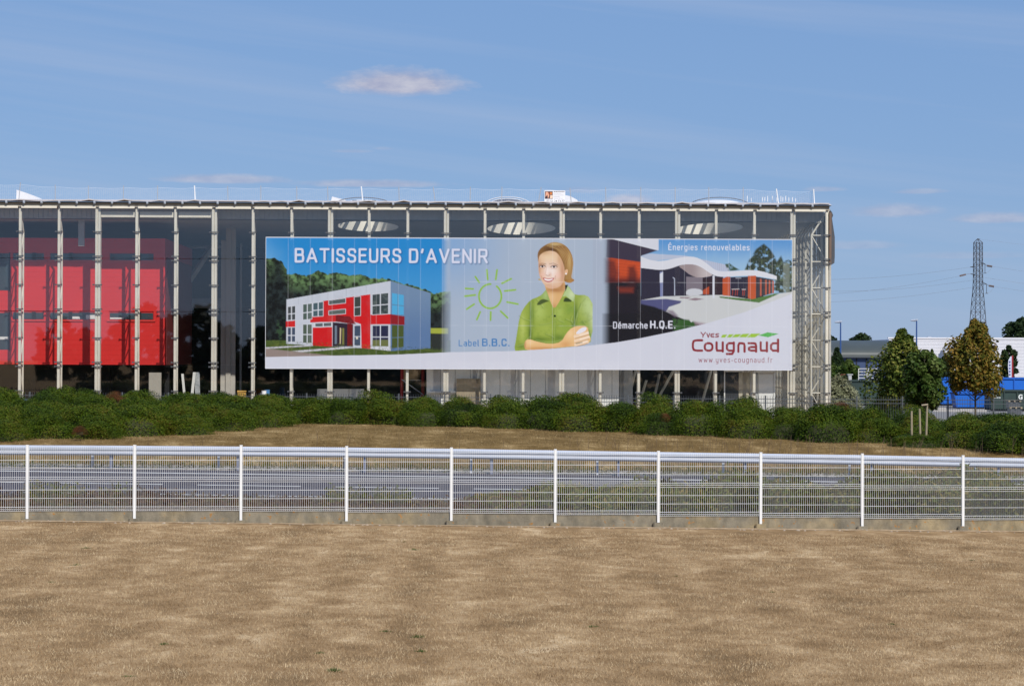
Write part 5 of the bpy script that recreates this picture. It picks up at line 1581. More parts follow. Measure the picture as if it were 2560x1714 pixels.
# stroke lettering after an industrial sans serif
GL = {
 'B': (.62, [[(0, 0), (0, 1)], [(0, 1), (.44, 1), (.58, .95), (.58, .58), (.44, .53), (0, .53)], [(.36, .53), (.48, .53), (.62, .47), (.62, .06), (.48, 0), (0, 0)]]),
 'A': (.74, [[(0, 0), (.37, 1)], [(.37, 1), (.74, 0)], [(.12, .27), (.62, .27)]]),
 'T': (.66, [[(0, 1), (.66, 1)], [(.33, 1), (.33, 0)]]),
 'I': (.0, [[(0, 0), (0, 1)]]),
 'S': (.58, [[(.57, .78), (.54, .95), (.36, 1.0), (.2, 1.0), (.05, .95), (.02, .72), (.08, .56), (.3, .51), (.5, .46), (.58, .28), (.54, .05), (.38, 0), (.2, 0), (.04, .05), (0, .22)]]),
 'E': (.52, [[(.52, 1), (0, 1)], [(0, 1), (0, 0)], [(0, 0), (.52, 0)], [(0, .52), (.46, .52)]]),
 'U': (.60, [[(0, 1), (0, .2), (.06, .02), (.3, 0), (.54, .02), (.6, .2), (.6, 1)]]),
 'R': (.62, [[(0, 0), (0, 1)], [(0, 1), (.46, 1), (.6, .95), (.6, .53), (.46, .46), (0, .46)], [(.36, .46), (.62, 0)]]),
 'D': (.60, [[(0, 0), (0, 1)], [(0, 1), (.36, 1), (.6, .97), (.6, .03), (.36, 0), (0, 0)]]),
 '\u2019': (.10, [[(.09, 1.0), (.03, .78)]]),
 'V': (.70, [[(0, 1), (.35, 0)], [(.35, 0), (.70, 1)]]),
 'N': (.62, [[(0, 0), (0, 1)], [(0, 1), (.62, 0)], [(.62, 0), (.62, 1)]]),
 'L': (.50, [[(0, 1), (0, 0)], [(0, 0), (.5, 0)]]),
 'C': (.58, [[(.58, .76), (.54, .96), (.3, 1), (.05, .96), (0, .75), (0, .25), (.05, .04), (.3, 0), (.54, .04), (.58, .24)]]),
 'H': (.62, [[(0, 0), (0, 1)], [(.62, 0), (.62, 1)], [(0, .52), (.62, .52)]]),
 'Q': (.60, [[(.3, 1), (.55, .97), (.6, .75), (.6, .25), (.55, .03), (.3, 0), (.05, .03), (0, .25), (0, .75), (.05, .97), (.3, 1)], [(.32, .12), (.46, -.12)]]),
 '\u00c9': (.52, [[(.52, 1), (0, 1)], [(0, 1), (0, 0)], [(0, 0), (.52, 0)], [(0, .52), (.46, .52)], [(.2, 1.2), (.34, 1.36)]]),
 '.': (.0, [[(0, 0), (0, .012)]]),
 'a': (.44, [[(.04, .66), (.16, .70), (.34, .70), (.44, .60), (.44, 0)], [(.44, .40), (.14, .40), (0, .34), (0, .06), (.14, 0), (.32, 0), (.44, .12)]]),
 'b': (.46, [[(0, 1.02), (0, 0)], [(0, .52), (.12, .70), (.38, .70), (.46, .58), (.46, .12), (.38, 0), (.12, 0), (0, .16)]]),
 'e': (.46, [[(0, .36), (.46, .36)], [(.46, .36), (.46, .58), (.36, .70), (.1, .70), (0, .58), (0, .12), (.1, 0), (.34, 0), (.44, .07)]]),
 'l': (.10, [[(0, 1.02), (0, .08), (.05, 0), (.12, 0)]]),
 'm': (.74, [[(0, 0), (0, .7)], [(0, .5), (.1, .70), (.3, .70), (.37, .58), (.37, 0)], [(.37, .5), (.47, .70), (.67, .70), (.74, .58), (.74, 0)]]),
 'r': (.26, [[(0, 0), (0, .7)], [(0, .48), (.1, .69), (.28, .70)]]),
 'c': (.42, [[(.43, .63), (.32, .70), (.1, .70), (0, .58), (0, .12), (.1, 0), (.32, 0), (.43, .07)]]),
 'h': (.46, [[(0, 0), (0, 1.02)], [(0, .5), (.12, .70), (.36, .70), (.46, .58), (.46, 0)]]),
 'n': (.46, [[(0, 0), (0, .7)], [(0, .5), (.12, .70), (.36, .70), (.46, .58), (.46, 0)]]),
 'g': (.46, [[(.46, .7), (.46, -.18), (.36, -.3), (.06, -.3)], [(.46, .54), (.36, .70), (.1, .70), (0, .58), (0, .12), (.1, 0), (.36, 0), (.46, .16)]]),
 'i': (.0, [[(0, 0), (0, .7)], [(0, .95), (0, .962)]]),
 's': (.42, [[(.42, .62), (.34, .70), (.1, .70), (0, .62), (.02, .44), (.2, .37), (.4, .31), (.43, .10), (.34, 0), (.1, 0), (0, .08)]]),
 'o': (.46, [[(.23, .70), (.38, .70), (.46, .56), (.46, .14), (.38, 0), (.08, 0), (0, .14), (0, .56), (.08, .70), (.23, .70)]]),
 'u': (.46, [[(0, .7), (0, .12), (.1, 0), (.34, 0), (.46, .2)], [(.46, .7), (.46, 0)]]),
 'v': (.46, [[(0, .7), (.23, 0)], [(.23, 0), (.46, .7)]]),
 'w': (.72, [[(0, .7), (.18, 0)], [(.18, 0), (.36, .6)], [(.36, .6), (.54, 0)], [(.54, 0), (.72, .7)]]),
 'y': (.46, [[(0, .7), (0, .12), (.1, 0), (.34, 0), (.46, .16)], [(.46, .7), (.46, -.18), (.36, -.3), (.06, -.3)]]),
 '-': (.28, [[(0, .34), (.28, .34)]]),
 'd': (.46, [[(.46, 1.02), (.46, 0)], [(.46, .54), (.36, .70), (.1, .70), (0, .58), (0, .12), (.1, 0), (.36, 0), (.46, .16)]]),
 'f': (.28, [[(.3, 1.0), (.16, 1.0), (.1, .88), (.1, 0)], [(0, .66), (.28, .66)]]),
}
GL['\u00e9'] = (.46, GL['e'][1] + [[(.18, .86), (.32, 1.02)]])
def paint_text(txt, px0, px1, base, cap, weight, col, gap=.2, a=1.0, soft=.85, dx=0, dy=0, wide=0.0):
    """letters from px0 to px1, baseline and cap height in photograph pixels"""
    ws = [GL[c][0] if c != ' ' else .1 for c in txt]
    tot = sum(ws) + (weight + gap) * (len(txt) - 1) + weight
    sx = (px1 - px0) / tot
    x = weight / 2
    xm = (px0 + px1) / 2
    W = weight * min(cap * .92, sx * 1.05) + wide
    acc = np.zeros_like(PX)
    for c, w in zip(txt, ws):
        if c != ' ':
            for s in GL[c][1]:
                s2 = chaik(s, 2, False) if len(s) > 2 else s
                pts = [(px0 + (x + u) * sx + dx, base - (v * (1 - weight) + weight / 2) * cap + SL * (px0 + (x + u) * sx - xm) + dy) for u, v in s2]
                acc = np.maximum(acc, stroke_mask(pts, W, soft))
        x += w + weight + gap
    blend(acc * a, col)
for dx_, dy_ in ((2.2, 2.2),):
    paint_text('BATISSEURS D\u2019AVENIR', 736, 1217.5, 658, 37.5, .175, (24, 60, 120), .19, .45, 4.0, dx_, dy_, 2)
paint_text('BATISSEURS D\u2019AVENIR', 736, 1217.5, 658, 37.5, .175, (212, 216, 234), .19)
paint_text('Label', 1146, 1196.5, 865.5, 16.5, .15, (66, 124, 182), .22)
paint_text('B.B.C.', 1204, 1272.5, 865.7, 20, .19, (66, 124, 182), .2)
paint_text('D\u00e9marche', 1531.5, 1618, 821.3, 17.4, .17, (216, 218, 230), .2)
paint_text('H.Q.E.', 1624.5, 1687.5, 821.3, 20.5, .2, (216, 218, 230), .2)
paint_text('\u00c9nergies renouvelables', 1669.5, 1873, 625.5, 15.5, .15, (216, 220, 232), .24)
paint_text('www.yves-cougnaud.fr', 1746, 1931, 906, 13.6, .11, (140, 52, 66), .3)
# soft dark glow behind the headline, seams between printed widths
for k_ in range(-11, 13):
    xx = 1270 + 55 * k_
    if 670 < xx < 1975:
        blend(np.clip(1 - np.abs(PX - xx) / 1.1, 0, 1) * (.10 + .22 * fbm(18, 90 + k_)), (236, 238, 246))
for yy in (705, 814):
    blend(np.clip(1 - np.abs(PY - yy - SL * (PX - 1322)) / 1.0, 0, 1) * (.05 + .34 * smooth((fbm(40, 70 + yy) - .4) * 5)) * smooth((PX - 1100) / 60), (240, 242, 248))
blend(np.clip(1 - (PY - 595.8 - SL * (PX - 1322)) / 2.4, 0, 1), (226, 228, 236))
IMG = np.clip(1.1 * IMG * (1 + .02 * (fbm(60, 5)[..., None] - .5)), 0, 1)

banner = thing('advertising_banner', 'huge printed advertising banner stretched across the glass front', 'banner', ((BX0 + BX1) / 2, YBN, BZ0))
BO = -banner.location
mb_ = bpy.data.materials.new('banner_print'); mb_.use_nodes = True
N, L = mb_.node_tree.nodes, mb_.node_tree.links
at = N.new('ShaderNodeAttribute'); at.attribute_name = 'print'
b = N['Principled BSDF']; b.inputs['Roughness'].default_value = .55; b.inputs['Specular IOR Level'].default_value = .25
L.new(at.outputs['Color'], b.inputs['Base Color'])
tr = N.new('ShaderNodeBsdfTransparent'); ms = N.new('ShaderNodeMixShader'); ms.inputs['Fac'].default_value = .13     # perforated vinyl
tl = N.new('ShaderNodeBsdfTranslucent'); L.new(at.outputs['Color'], tl.inputs['Color']); m2 = N.new('ShaderNodeMixShader'); m2.inputs['Fac'].default_value = .15
L.new(b.outputs[0], m2.inputs[1]); L.new(tl.outputs[0], m2.inputs[2])
L.new(m2.outputs[0], ms.inputs[1]); L.new(tr.outputs[0], ms.inputs[2]); L.new(ms.outputs[0], N['Material Output'].inputs['Surface'])
Vx = np.stack([BX0 + U * (BX1 - BX0), np.full_like(U, YBN), BZ1 + Vv * (BZ0 - BZ1)], -1).reshape(-1, 3)
ii = (np.arange(nV - 1)[:, None] * nU + np.arange(nU - 1)[None, :]).ravel()
Qx = np.stack([ii, ii + nU, ii + nU + 1, ii + 1], 1)
me = np_mesh('printed_sheet', Vx, Qx, mb_)
ca = me.color_attributes.new('print', 'FLOAT_COLOR', 'POINT')
buf = np.ones((nV * nU, 4), np.float32); buf[:, :3] = IMG.reshape(-1, 3)
ca.data.foreach_set('color', buf.ravel())
link(bpy.data.objects.new('printed_sheet', me), banner, None, BO)
M_hem = mat('banner_hem', (.66, .67, .70), .6)
for (z0, z1) in ((BZ1 - .0, BZ1 + .02), (BZ0 - .02, BZ0)):
    MB().box(BX0 - .01, BX1 + .01, YBN - .008, YBN + .012, z0, z1).build('hem', M_hem, banner, loc=BO)
for (x0, x1) in ((BX0 - .02, BX0), (BX1, BX1 + .02)):
    MB().box(x0, x1, YBN - .008, YBN + .012, BZ0 + .003, BZ1 - .003).build('hem', M_hem, banner, loc=BO)
# lettering cut as flat letters on the sheet
def lettering(txt, px0, px1, py0, py1, col, parent, po, Y, offset=0.02, name='lettering'):
    """one line of text fitted between photograph pixels: letters run px0..px1, their outline py0..py1"""
    cu = bpy.data.curves.new('t', 'FONT'); cu.body = txt; cu.fill_mode = 'BOTH' if hasattr(cu, 'fill_mode') else cu.fill_mode
    cu.offset = offset; cu.resolution_u = 5
    ob = bpy.data.objects.new('t', cu); COL.objects.link(ob)
    dg = bpy.context.evaluated_depsgraph_get()
    me_ = bpy.data.meshes.new_from_object(ob.evaluated_get(dg))
    bpy.data.objects.remove(ob)
    co = np.empty(len(me_.vertices) * 3, np.float32); me_.vertices.foreach_get('co', co); co = co.reshape(-1, 3)
    lo, hi = co.min(0), co.max(0)
    a_, c_ = FAC(px0, (py0 + py1) / 2, Y), FAC(px1, (py0 + py1) / 2, Y)
    z1_, z0_ = FAC((px0 + px1) / 2, py0, Y).z, FAC((px0 + px1) / 2, py1, Y).z
    out = np.empty_like(co)
    out[:, 0] = a_.x + (co[:, 0] - lo[0]) / (hi[0] - lo[0]) * (c_.x - a_.x)
    out[:, 1] = Y
    out[:, 2] = z0_ + (co[:, 1] - lo[1]) / (hi[1] - lo[1]) * (z1_ - z0_)
    me_.vertices.foreach_set('co', out.ravel()); me_.update()
    me_.materials.clear(); me_.materials.append(mat('ink_%02x%02x%02x' % col, RGB(*col), .55))
    o = bpy.data.objects.new(name, me_)
    return link(o, parent, None, po)
lettering('02.51.24.73.77', 1366.5, 1411.5, 499.8, 505.8, (100, 100, 108), rs, SO, YS - .004, .005)
# ---------------------------------------------------------------- grey picket fence before the hall
M_gf = mat('dark_grey_paint', (.075, .085, .095), .5)
gfence = thing('picket_fence', 'dark grey steel picket fence between the hedge and the hall', 'fence', (0, 104, float(zt(0, 104))))
GO = -gfence.location
def gf_top(x):
    px = 1280 + (x - 104 * math.tan(R(1))) / 104 * F
    return P(px, 979 + (px - 20) * .0055, 104).z
x = -30.0
while x < 42:
    x2 = x + 2.2
    zc = (gf_top(x) + gf_top(x2)) / 2
    mb = MB()
    for k in range(18):
        xx = x + .11 + k * .118
        mb.tube((xx, 104, zc - 1.55), (xx, 104, zc - .02), .008, n=4, caps=False)
        mb.tube((xx, 104, zc - .02), (xx, 104, zc), .008, .002, 4, False)
    mb.build('pickets', M_gf, gfence, 'stuff', loc=GO)
    for dz in (.15, .33, 1.35):
        MB().box(x + .03, x2 - .03, 103.985, 104.015, zc - dz - .015, zc - dz + .015).build('rail', M_gf, gfence, loc=GO)
    MB().bbox(x - .035, x + .035, 103.965, 104.035, zc - 1.7, zc + .02, .006).build('post', M_gf, gfence, loc=GO)
    x = x2

# ---------------------------------------------------------------- yard beyond the hall
M_yard = mat('yard_concrete', (.22, .21, .20), .9, var=.25, vscale=.4)
sheet('yard', [XE + 1.2, 24, 40, 80, 160], [105, 112, 125, 150, 180, 220, 260, 300], M_yard, .03)

def tree(name, label, px, y_top, y_bot, hw, d, m_leaf, seed, n=9000, leaf=.09, shape='cone', ground=None, trunk_r=.06, bark=None, group=None, lobes=46, lean=0.0):
    top, bot = P(px, y_top, d), P(px, y_bot, d)
    r = np.random.default_rng(seed); rr = random.Random(seed)
    gz = float(zt(top.x, top.y)) if ground is None else ground
    H = top.z - gz; hb = bot.z - gz; W = hw / F * d
    o = thing(name, label, 'tree', (top.x, top.y, gz - .05), 0, group)
    bark = bark or mat('bark', (.10, .085, .06), .9, var=.3, vscale=6, bump=.5, bscale=25)
    mb = MB()
    pts = [(rr.uniform(-.03, .03) * k * W, rr.uniform(-.03, .03) * k, H * .93 * k / 6) for k in range(7)]
    for k in range(6):
        mb.tube(pts[k], pts[k + 1], trunk_r * (1 - k / 6.6), trunk_r * (1 - (k + 1) / 6.6), 7, k in (0, 5))
    C, Nn = [], []
    per = n // lobes
    def prof(t):
        if shape == 'cone':
            return float(np.interp(t, [0, .2, .45, .65, .8, .92, 1], [.72, 1.0, .92, .70, .42, .2, .08]))
        if shape == 'oval':
            return max(.08, math.sqrt(max(0, 1 - (2 * t - .92) ** 2 * .92)))
        return math.sqrt(max(.05, 1 - t * t))
    for k in range(lobes):
        t = (k + .5) / lobes
        t = min(.97, max(.02, t + rr.uniform(-.04, .04)))
        a = k * 2.4 + rr.uniform(-.4, .4)
        ra = prof(t) * W * rr.uniform(.40, .92)
        if t > .9: ra *= .4
        cz = hb + (H - hb) * (t * .95)
        c = np.array([math.cos(a) * ra + lean * t, math.sin(a) * ra, cz])
        q = max(.12, W * (.27 * prof(t) + .09)) * rr.uniform(.75, 1.25)
        d_ = r.normal(0, 1, (per, 3)); d_ /= np.linalg.norm(d_, axis=1, keepdims=True)
        rad = q * r.uniform(.25, 1.0, per) ** .5
        p = c + d_ * rad[:, None] * np.array([1, 1, 1.05 if shape != 'cone' else 1.35])
        C.append(p); Nn.append(d_ + np.array([0, 0, .35]))
        zb = max(hb * .7, cz - ra * .9)
        mb.tube((0, 0, min(zb, H * .85)), tuple(c), trunk_r * .35, trunk_r * .1, 5, False)
    mb.build('trunk', bark, o)
    V, Q = leaves(np.vstack(C), np.vstack(Nn), leaf, r, .6, .6)
    inst('crown', np_mesh('crown', V, Q, m_leaf), o)
    return o
L_yel = ramp_leaf('yellowing_leaf', [(.022, .042, .007), (.05, .08, .012), (.11, .14, .022), (.24, .23, .05)], .5, .25, .8)
L_grn = ramp_leaf('fresh_leaf', [(.018, .036, .006), (.036, .07, .010), (.07, .11, .022), (.15, .19, .055)], .5, .25, .7)
L_brn = ramp_leaf('autumn_leaf', [(.035, .042, .008), (.085, .095, .014), (.16, .13, .022), (.25, .145, .025), (.11, .13, .022)], .5, .25, .7)
L_dk = ramp_leaf('dark_leaf', [(.012, .022, .009), (.022, .042, .014), (.042, .062, .022)], .6, .2, .5)
L_silver = ramp_leaf('silver_leaf', [(.12, .13, .07), (.20, .21, .12), (.30, .30, .19)], .6, .2, 1.2)
tree('young_tree', 'young tree with yellowing crown beside the lattice corner', 2256, 820, 1004, 86, 107, L_yel, 3, 12000, .085)
tree('young_tree', 'young fresh green tree held by timber stakes in the hedge', 2312, 868, 1010, 54, 97, L_grn, 4, 10000, .082, 'oval')
tree('young_tree', 'young tree with brown autumn crown before the blue container', 2438, 792, 968, 80, 101, L_brn, 7, 11000, .085)
st = thing('tree_stakes', 'pale timber stakes tied around the fresh green young tree', 'stakes', (P(2305, 1090, 79).x, P(2305, 1090, 79).y, float(zt(18, 79))))
M_tim = mat('pale_timber', (.33, .27, .18), .8, var=.2, vscale=5)
for (a_, b_) in (((2299, 1021), (2301, 1112)), ((2318, 1009), (2315, 1112)), ((2279, 1027), (2279.5, 1112))):
    MB().tube(P(*b_, 77.0), P(*a_, 77.0), .04, .034, 8).build('stake', M_tim, st, loc=-st.location)
MB().tube(P(2304, 1013, 76.9), P(2320, 1011, 76.9), .035, n=6).build('cross_piece', M_tim, st, loc=-st.location)
# bushes by the corner
def bush(name, label, px, y_top, hw, d, m, seed, n=7000, leaf=.07, y_bot=None):
    t = P(px, y_top, d); gz = float(zt(t.x, t.y)) if y_bot is None else P(px, y_bot, d).z
    W = hw / F * d
    o = thing(name, label, 'bush', (t.x, t.y, gz - .03))
    inst('foliage', lump_mesh('foliage', seed, m, n, W, W, t.z - gz, leaf, 15), o)
    inst('dark_core', core_mesh('dark_core', seed, W * .8, W * .8, (t.z - gz) * .75), o)
    return o
def dome(name, label, px, y_top, hw, d, m, seed, n, leaf):
    t = P(px, y_top, d); gz = float(zt(t.x, t.y)); W = hw / F * d; H = t.z - gz
    r = np.random.default_rng(seed)
    v = r.normal(0, 1, (n, 3)); v /= np.linalg.norm(v, axis=1, keepdims=True); v[:, 2] = np.abs(v[:, 2])
    rad = 1 + .10 * np.sin(v[:, 0] * 9 + v[:, 2] * 5) * np.sin(v[:, 1] * 8) - r.uniform(0, .16, n)
    C = v * rad[:, None] * np.array([W, W, H])
    o = thing(name, label, 'bush', (t.x, t.y, gz - .03))
    V, Q = leaves(C, v + np.array([0, 0, .3]), leaf, r, .32, .5)
    inst('foliage', np_mesh('foliage', V, Q, m), o)
    inst('dark_core', core_mesh('dark_core', seed, W * 1.02, W * 1.02, H * 1.02), o)
    return o
dome('willow_bush', 'large rounded silvery green willow bush beside the lattice corner', 2094, 939, 66, 116, L_silver, 21, 9000, .085)
bush('leafy_bush', 'low bright green bush behind the picket fence near the willow', 2215, 984, 52, 113, L_grn, 22, 6000, .06)

# ---------------------------------------------------------------- waste containers
def ribbed_box(root, m, m_rib, L_, D_, H_, ribs, slope=0.0, rim=.12):
    x0, x1 = -L_ / 2, L_ / 2
    b_ = MB()
    t = .06
    pr = [(x0 + slope, .12), (x1 - slope, .12), (x1, H_), (x0, H_)]
    b_.prism(pr, 0, t); b_.prism(pr, D_ - t, D_)
    b_.box(x0 + slope, x1 - slope, t, D_ - t, .1, .16)
    b_.poly([(x0 + slope, t, .12), (x0 + slope, D_ - t, .12), (x0, D_ - t, H_), (x0, t, H_)]).poly([(x1 - slope, D_ - t, .12), (x1 - slope, t, .12), (x1, t, H_), (x1, D_ - t, H_)])
    b_.build('body', m, root)
    for k in range(ribs + 1):
        x = x0 + L_ * k / ribs
        sl_ = slope * (1 if k == 0 else -1 if k == ribs else 0)
        MB().prism([(x - .05 + sl_, .1), (x + .05 + sl_, .1), (x + .05, H_ - rim), (x - .05, H_ - rim)], -.08, -.002).build('rib', m_rib, root)
    MB().box(x0 - .05, x1 + .05, -.1, -.002, H_ - rim, H_ + .02).build('rim', m_rib, root)
    MB().box(x0 - .05, x1 + .05, D_, D_ + .08, H_ - rim, H_ + .02).build('rim', m_rib, root)
    MB().box(x0 + slope, x1 - slope, .1, .25, 0, .1).build('skid', M_dark, root)
    MB().box(x0 + slope, x1 - slope, D_ - .25, D_ - .1, 0, .1).build('skid', M_dark, root)
M_gc = mat('dark_green_paint', (.030, .055, .048), .5, var=.25, vscale=1)
M_gc2 = mat('dark_green_rib', (.024, .042, .038), .5)
M_rust = mat('rusty_rim', (.09, .075, .06), .7, var=.3)
M_bl = mat('blue_paint', (.012, .13, .56), .42, var=.12, vscale=.7)
M_bl2 = mat('blue_rib', (.012, .10, .44), .42)
def container(name, label, px0, px1, y_top, y_bot, d, m, m2, ribs, D_=2.4, slope=0.0):
    a_, b_ = P(px0, y_bot, d), P(px1, y_bot, d)
    t = P((px0 + px1) / 2, y_top, d)
    o = thing(name, label, 'container', ((a_.x + b_.x) / 2, a_.y, (a_.z + b_.z) / 2))
    ribbed_box(o, m, m2, b_.x - a_.x, D_, t.z - (a_.z + b_.z) / 2, ribs, slope)
    return o
cA = container('waste_container', 'dark green open waste container holding white metal frames', 2128, 2312, 950, 1014, 178, M_gc, M_gc2, 5)
cB = container('waste_container', 'long bright blue waste container behind the autumn tree', 2330, 2690, 944, 1014, 186, M_bl, M_bl2, 7)
cC = container('skip', 'small bright blue skip with sloping ends on a concrete kerb', 2386, 2468, 981, 1021, 172, M_bl, M_bl2, 2, 1.6, .22)
cD = container('waste_container', 'dark green ribbed container marked with a white letter G', 2478, 2640, 975, 1026, 168, M_gc, M_gc2, 5, 2.2)
YG = cD.location.y - .085
lettering('G', 2546, 2556.5, 985.5, 998, (225, 228, 225), cD, -cD.location, YG, .04, 'marking')
for (a_, b_, y_) in ((2484, 2493, 988.2), (2484, 2500, 993.6)):
    x = a_; r_ = random.Random(int(y_))
    while x < b_:
        p0, p1 = FAC(x, y_ - 1.5, YG + .08), FAC(x + 1.8, y_ + 1.5, YG + .08)
        MB().box(p0.x, p1.x, YG + .075, YG + .083, p1.z, p0.z).build('marking', mat('white_marking', (.6, .62, .6), .6), cD, loc=-cD.location)
        x += 2.6
# contents and clutter
zA = cA.location
fr = thing('metal_frames', 'two white tubular frames sticking out of the green container', 'frame', P(2170, 950, 179))
for (a_, b_) in ((2146.5, 2167.5), (2170.5, 2192)):
    for px in (a_, b_):
        MB().tube(P(px, 960, 179), P(px, 921, 179), .035, n=6).build('upright', M_wh, fr, loc=-fr.location)
    for yy in (921.5, 929, 936.5, 944.5):
        MB().tube(P(a_, yy, 179), P(b_, yy, 179), .028, n=6).build('bar', M_wh, fr, loc=-fr.location)
p = P(2125, 948, 180); q = P(2138, 931, 180)
mb = MB().box(-.12, .14, 0, .4, -.3, q.z - p.z - .22).box(-.2, .24, -.05, .45, q.z - p.z - .2, q.z - p.z - .12)
tag(mb.build('white_appliance', M_greyst, None, loc=p), 'discarded white appliance on the heap beside the metal frames', 'appliance')
p = P(2097, 940, 180)
mb = MB(); r_ = random.Random(8)
for k in range(22):
    a_ = r_.uniform(0, 6.28); l = r_.uniform(.2, .6)
    c = Vector((r_.uniform(-.6, .6), r_.uniform(-.3, .3), r_.uniform(-1, .1)))
    mb.tube(c, c + Vector((math.cos(a_) * l, 0, math.sin(a_) * l * .5)), .05, n=4)
tag(mb.build('scrap_heap', mat('rusty_scrap', (.16, .06, .03), .8, var=.4, vscale=3), None, loc=p), 'heap of rusty scrap behind the willow bush', 'scrap')
a_, b_ = P(2332, 1018, 164), P(2468, 1018, 164)
kb = thing('concrete_kerb', 'pale concrete block wall in front of the blue skip', 'wall', (a_.x, a_.y, a_.z - 1.0))
n = 4
for k in range(n):
    MB().bbox((b_.x - a_.x) * k / n + .01, (b_.x - a_.x) * (k + 1) / n - .01, 0, .5, 0, 1.0 - (.12 if k > 0 else 0) - .05 * (k % 2), .02).build('block', mat('pale_concrete', (.42, .40, .38), .85, var=.15, vscale=1.5), kb)
for k, (px, py) in enumerate(((2534, 1004), (2537, 1021))):
    p = P(px, py, 150)
    o = thing('pallet', ('upper' if k == 0 else 'lower') + ' weathered timber pallet stacked before the green lettered container', 'pallet', p, 0, 'stacked pallets')
    for j in range(3):
        MB().box(-.45, .45, -.4 + j * .35, -.12 + j * .35, .10, .125).build('deck_board', M_tim, o)
    for j in range(3):
        MB().box(-.45 + j * .38, -.33 + j * .38, -.4, .58, 0, .098).build('runner', M_tim, o)
    MB().box(-.4, .4, -.3, .5, -.42, -.02).build('load', M_clamp, o)
# feather flag
fg = thing('feather_flag', 'white and red feather flag standing behind the blue container', 'flag', P(2530, 1000, 192))
MB().tube(P(2533, 1000, 192), P(2532.5, 888, 192), .03, .02, 6).build('pole', M_rs, fg, loc=-fg.location)
def fpan(pts, m, nm, dd):
    c = [P(a_, b_, 192 + dd) for a_, b_ in pts]
    k_ = len(c); mb = MB(); mb.v = [tuple(p_) for p_ in c] + [tuple(p_ + Vector((0, .02, 0))) for p_ in c]
    mb.f = [tuple(range(k_)), tuple(range(2 * k_ - 1, k_ - 1, -1))] + [((i + 1) % k_, i, k_ + i, k_ + (i + 1) % k_) for i in range(k_)]
    mb.build(nm, m, fg, loc=-fg.location)
fpan([(2522, 943), (2520, 915), (2521, 900), (2526, 891), (2529, 890), (2529, 943)], mat('flag_white', (.62, .64, .74), .6), 'cloth', 0)
fpan([(2529.2, 943), (2529.2, 890), (2532, 888), (2532.3, 943)], M_rs, 'red_edge', 0)
for k in range(5):
    fpan([(2522.5, 902 + k * 8), (2526.5, 902 + k * 8), (2526.5, 906 + k * 8), (2523, 907 + k * 8)], mat('flag_ink', (.10, .12, .30), .6), 'printed_mark', -.02)
# ---------------------------------------------------------------- street lamps
M_lb = mat('blue_lamp_post', (.035, .09, .26), .4, metal=.1)
M_lh = mat('lamp_head_grey', (.42, .46, .54), .4, metal=.2)
for k, (px, py, lab) in enumerate(((2101.5, 806, 'blue street lamp rising beside the dark roofed building'), (2291.5, 802, 'blue street lamp rising before the white ribbed warehouse'))):
    t = P(px, py, 205); gz = float(zt(t.x, t.y))
    o = thing('street_lamp', lab, 'street lamp', (t.x, t.y, gz), 0, None)
    h = t.z - gz
    MB().tube((0, 0, 0), (0, 0, h * .3), .11, .095, 10).tube((0, 0, h * .3), (0, 0, h), .095, .06, 10).build('pole', M_lb, o)
    MB().tube((.05, 0, h), (-.14, 0, h + .10), .07, n=8).tube((-.1, 0, h + .06), (-.56, 0, h + .04), .13, .07, 8).tube((-.04, 0, h + .08), (.12, 0, h + .12), .12, .06, 8).build('lamp_head', M_lh, o)
    MB().tube((-.14, 0, h + .0), (-.42, 0, h + .005), .06, .04, 8).build('lens', mat('lamp_lens', (.6, .62, .65), .2), o)

# ---------------------------------------------------------------- warehouses behind the yard
dw = thing('dark_warehouse', 'low warehouse with curved dark green grey roof and blue wall', 'building', P(2140, 950, 235))
M_dk = mat('dark_curved_roof', (.06, .072, .072), .5, metal=.0, var=.25, vscale=.15)
M_bw = mat('blue_grey_wall', (.045, .07, .15), .5, var=.1, vscale=.5)
a_, b_ = P(1960, 850, 235), P(2226, 848, 235)
z_e = P(2140, 892, 235).z; z_t = P(2140, 850.5, 235).z; zg = -.6
mb = MB(); n = 12
for k in range(n):
    t0, t1 = k / n * math.pi / 2, (k + 1) / n * math.pi / 2
    f0 = (a_.y + 2.2 * (1 - math.cos(t0)) * 2, z_e + (z_t - z_e) * math.sin(t0)); f1 = (a_.y + 2.2 * (1 - math.cos(t1)) * 2, z_e + (z_t - z_e) * math.sin(t1))
    mb.poly([(a_.x, f0[0] - 3, f0[1]), (b_.x, f0[0] - 3, f0[1]), (b_.x, f1[0] - 3, f1[1]), (a_.x, f1[0] - 3, f1[1])])
mb.build('roof', M_dk, dw, loc=-dw.location, smooth=True)
MB().box(a_.x, b_.x, a_.y - 2.6, a_.y + 10, zg, z_e + .05).build('wall', M_bw, dw, loc=-dw.location)
x = a_.x
while x < b_.x:
    MB().box(x - .05, x + .05, a_.y - 2.68, a_.y - 2.604, zg, z_e).build('pilaster', M_dark, dw, loc=-dw.location)
    x += 1.06
MB().box(a_.x, b_.x, a_.y - 3.05, a_.y - 2.5, z_e - .08, z_e + .03).build('eaves_strip', M_gf, dw, loc=-dw.location)  # rain gutter of the warehouse
ww = thing('white_warehouse', 'long white warehouse clad in horizontal ribbed metal', 'building', P(2450, 950, 240))
M_ww = mat('white_ribbed_metal', (.74, .73, .76), .5, var=.05, vscale=.3)
a_, b_ = P(2222, 846, 240), P(2800, 848, 240)
zt_ = P(2400, 846.5, 240).z
mb = MB(); z = -.8
prof = []
while z < zt_:
    prof += [(0, z), (0, z + .11), (.05, z + .12), (.05, z + .15)]
    z += .16
for (y0, z0), (y1, z1) in zip(prof[:-1], prof[1:]):
    mb.poly([(a_.x, a_.y + y0, z0), (b_.x, a_.y + y0, z0), (b_.x, a_.y + y1, z1), (a_.x, a_.y + y1, z1)])
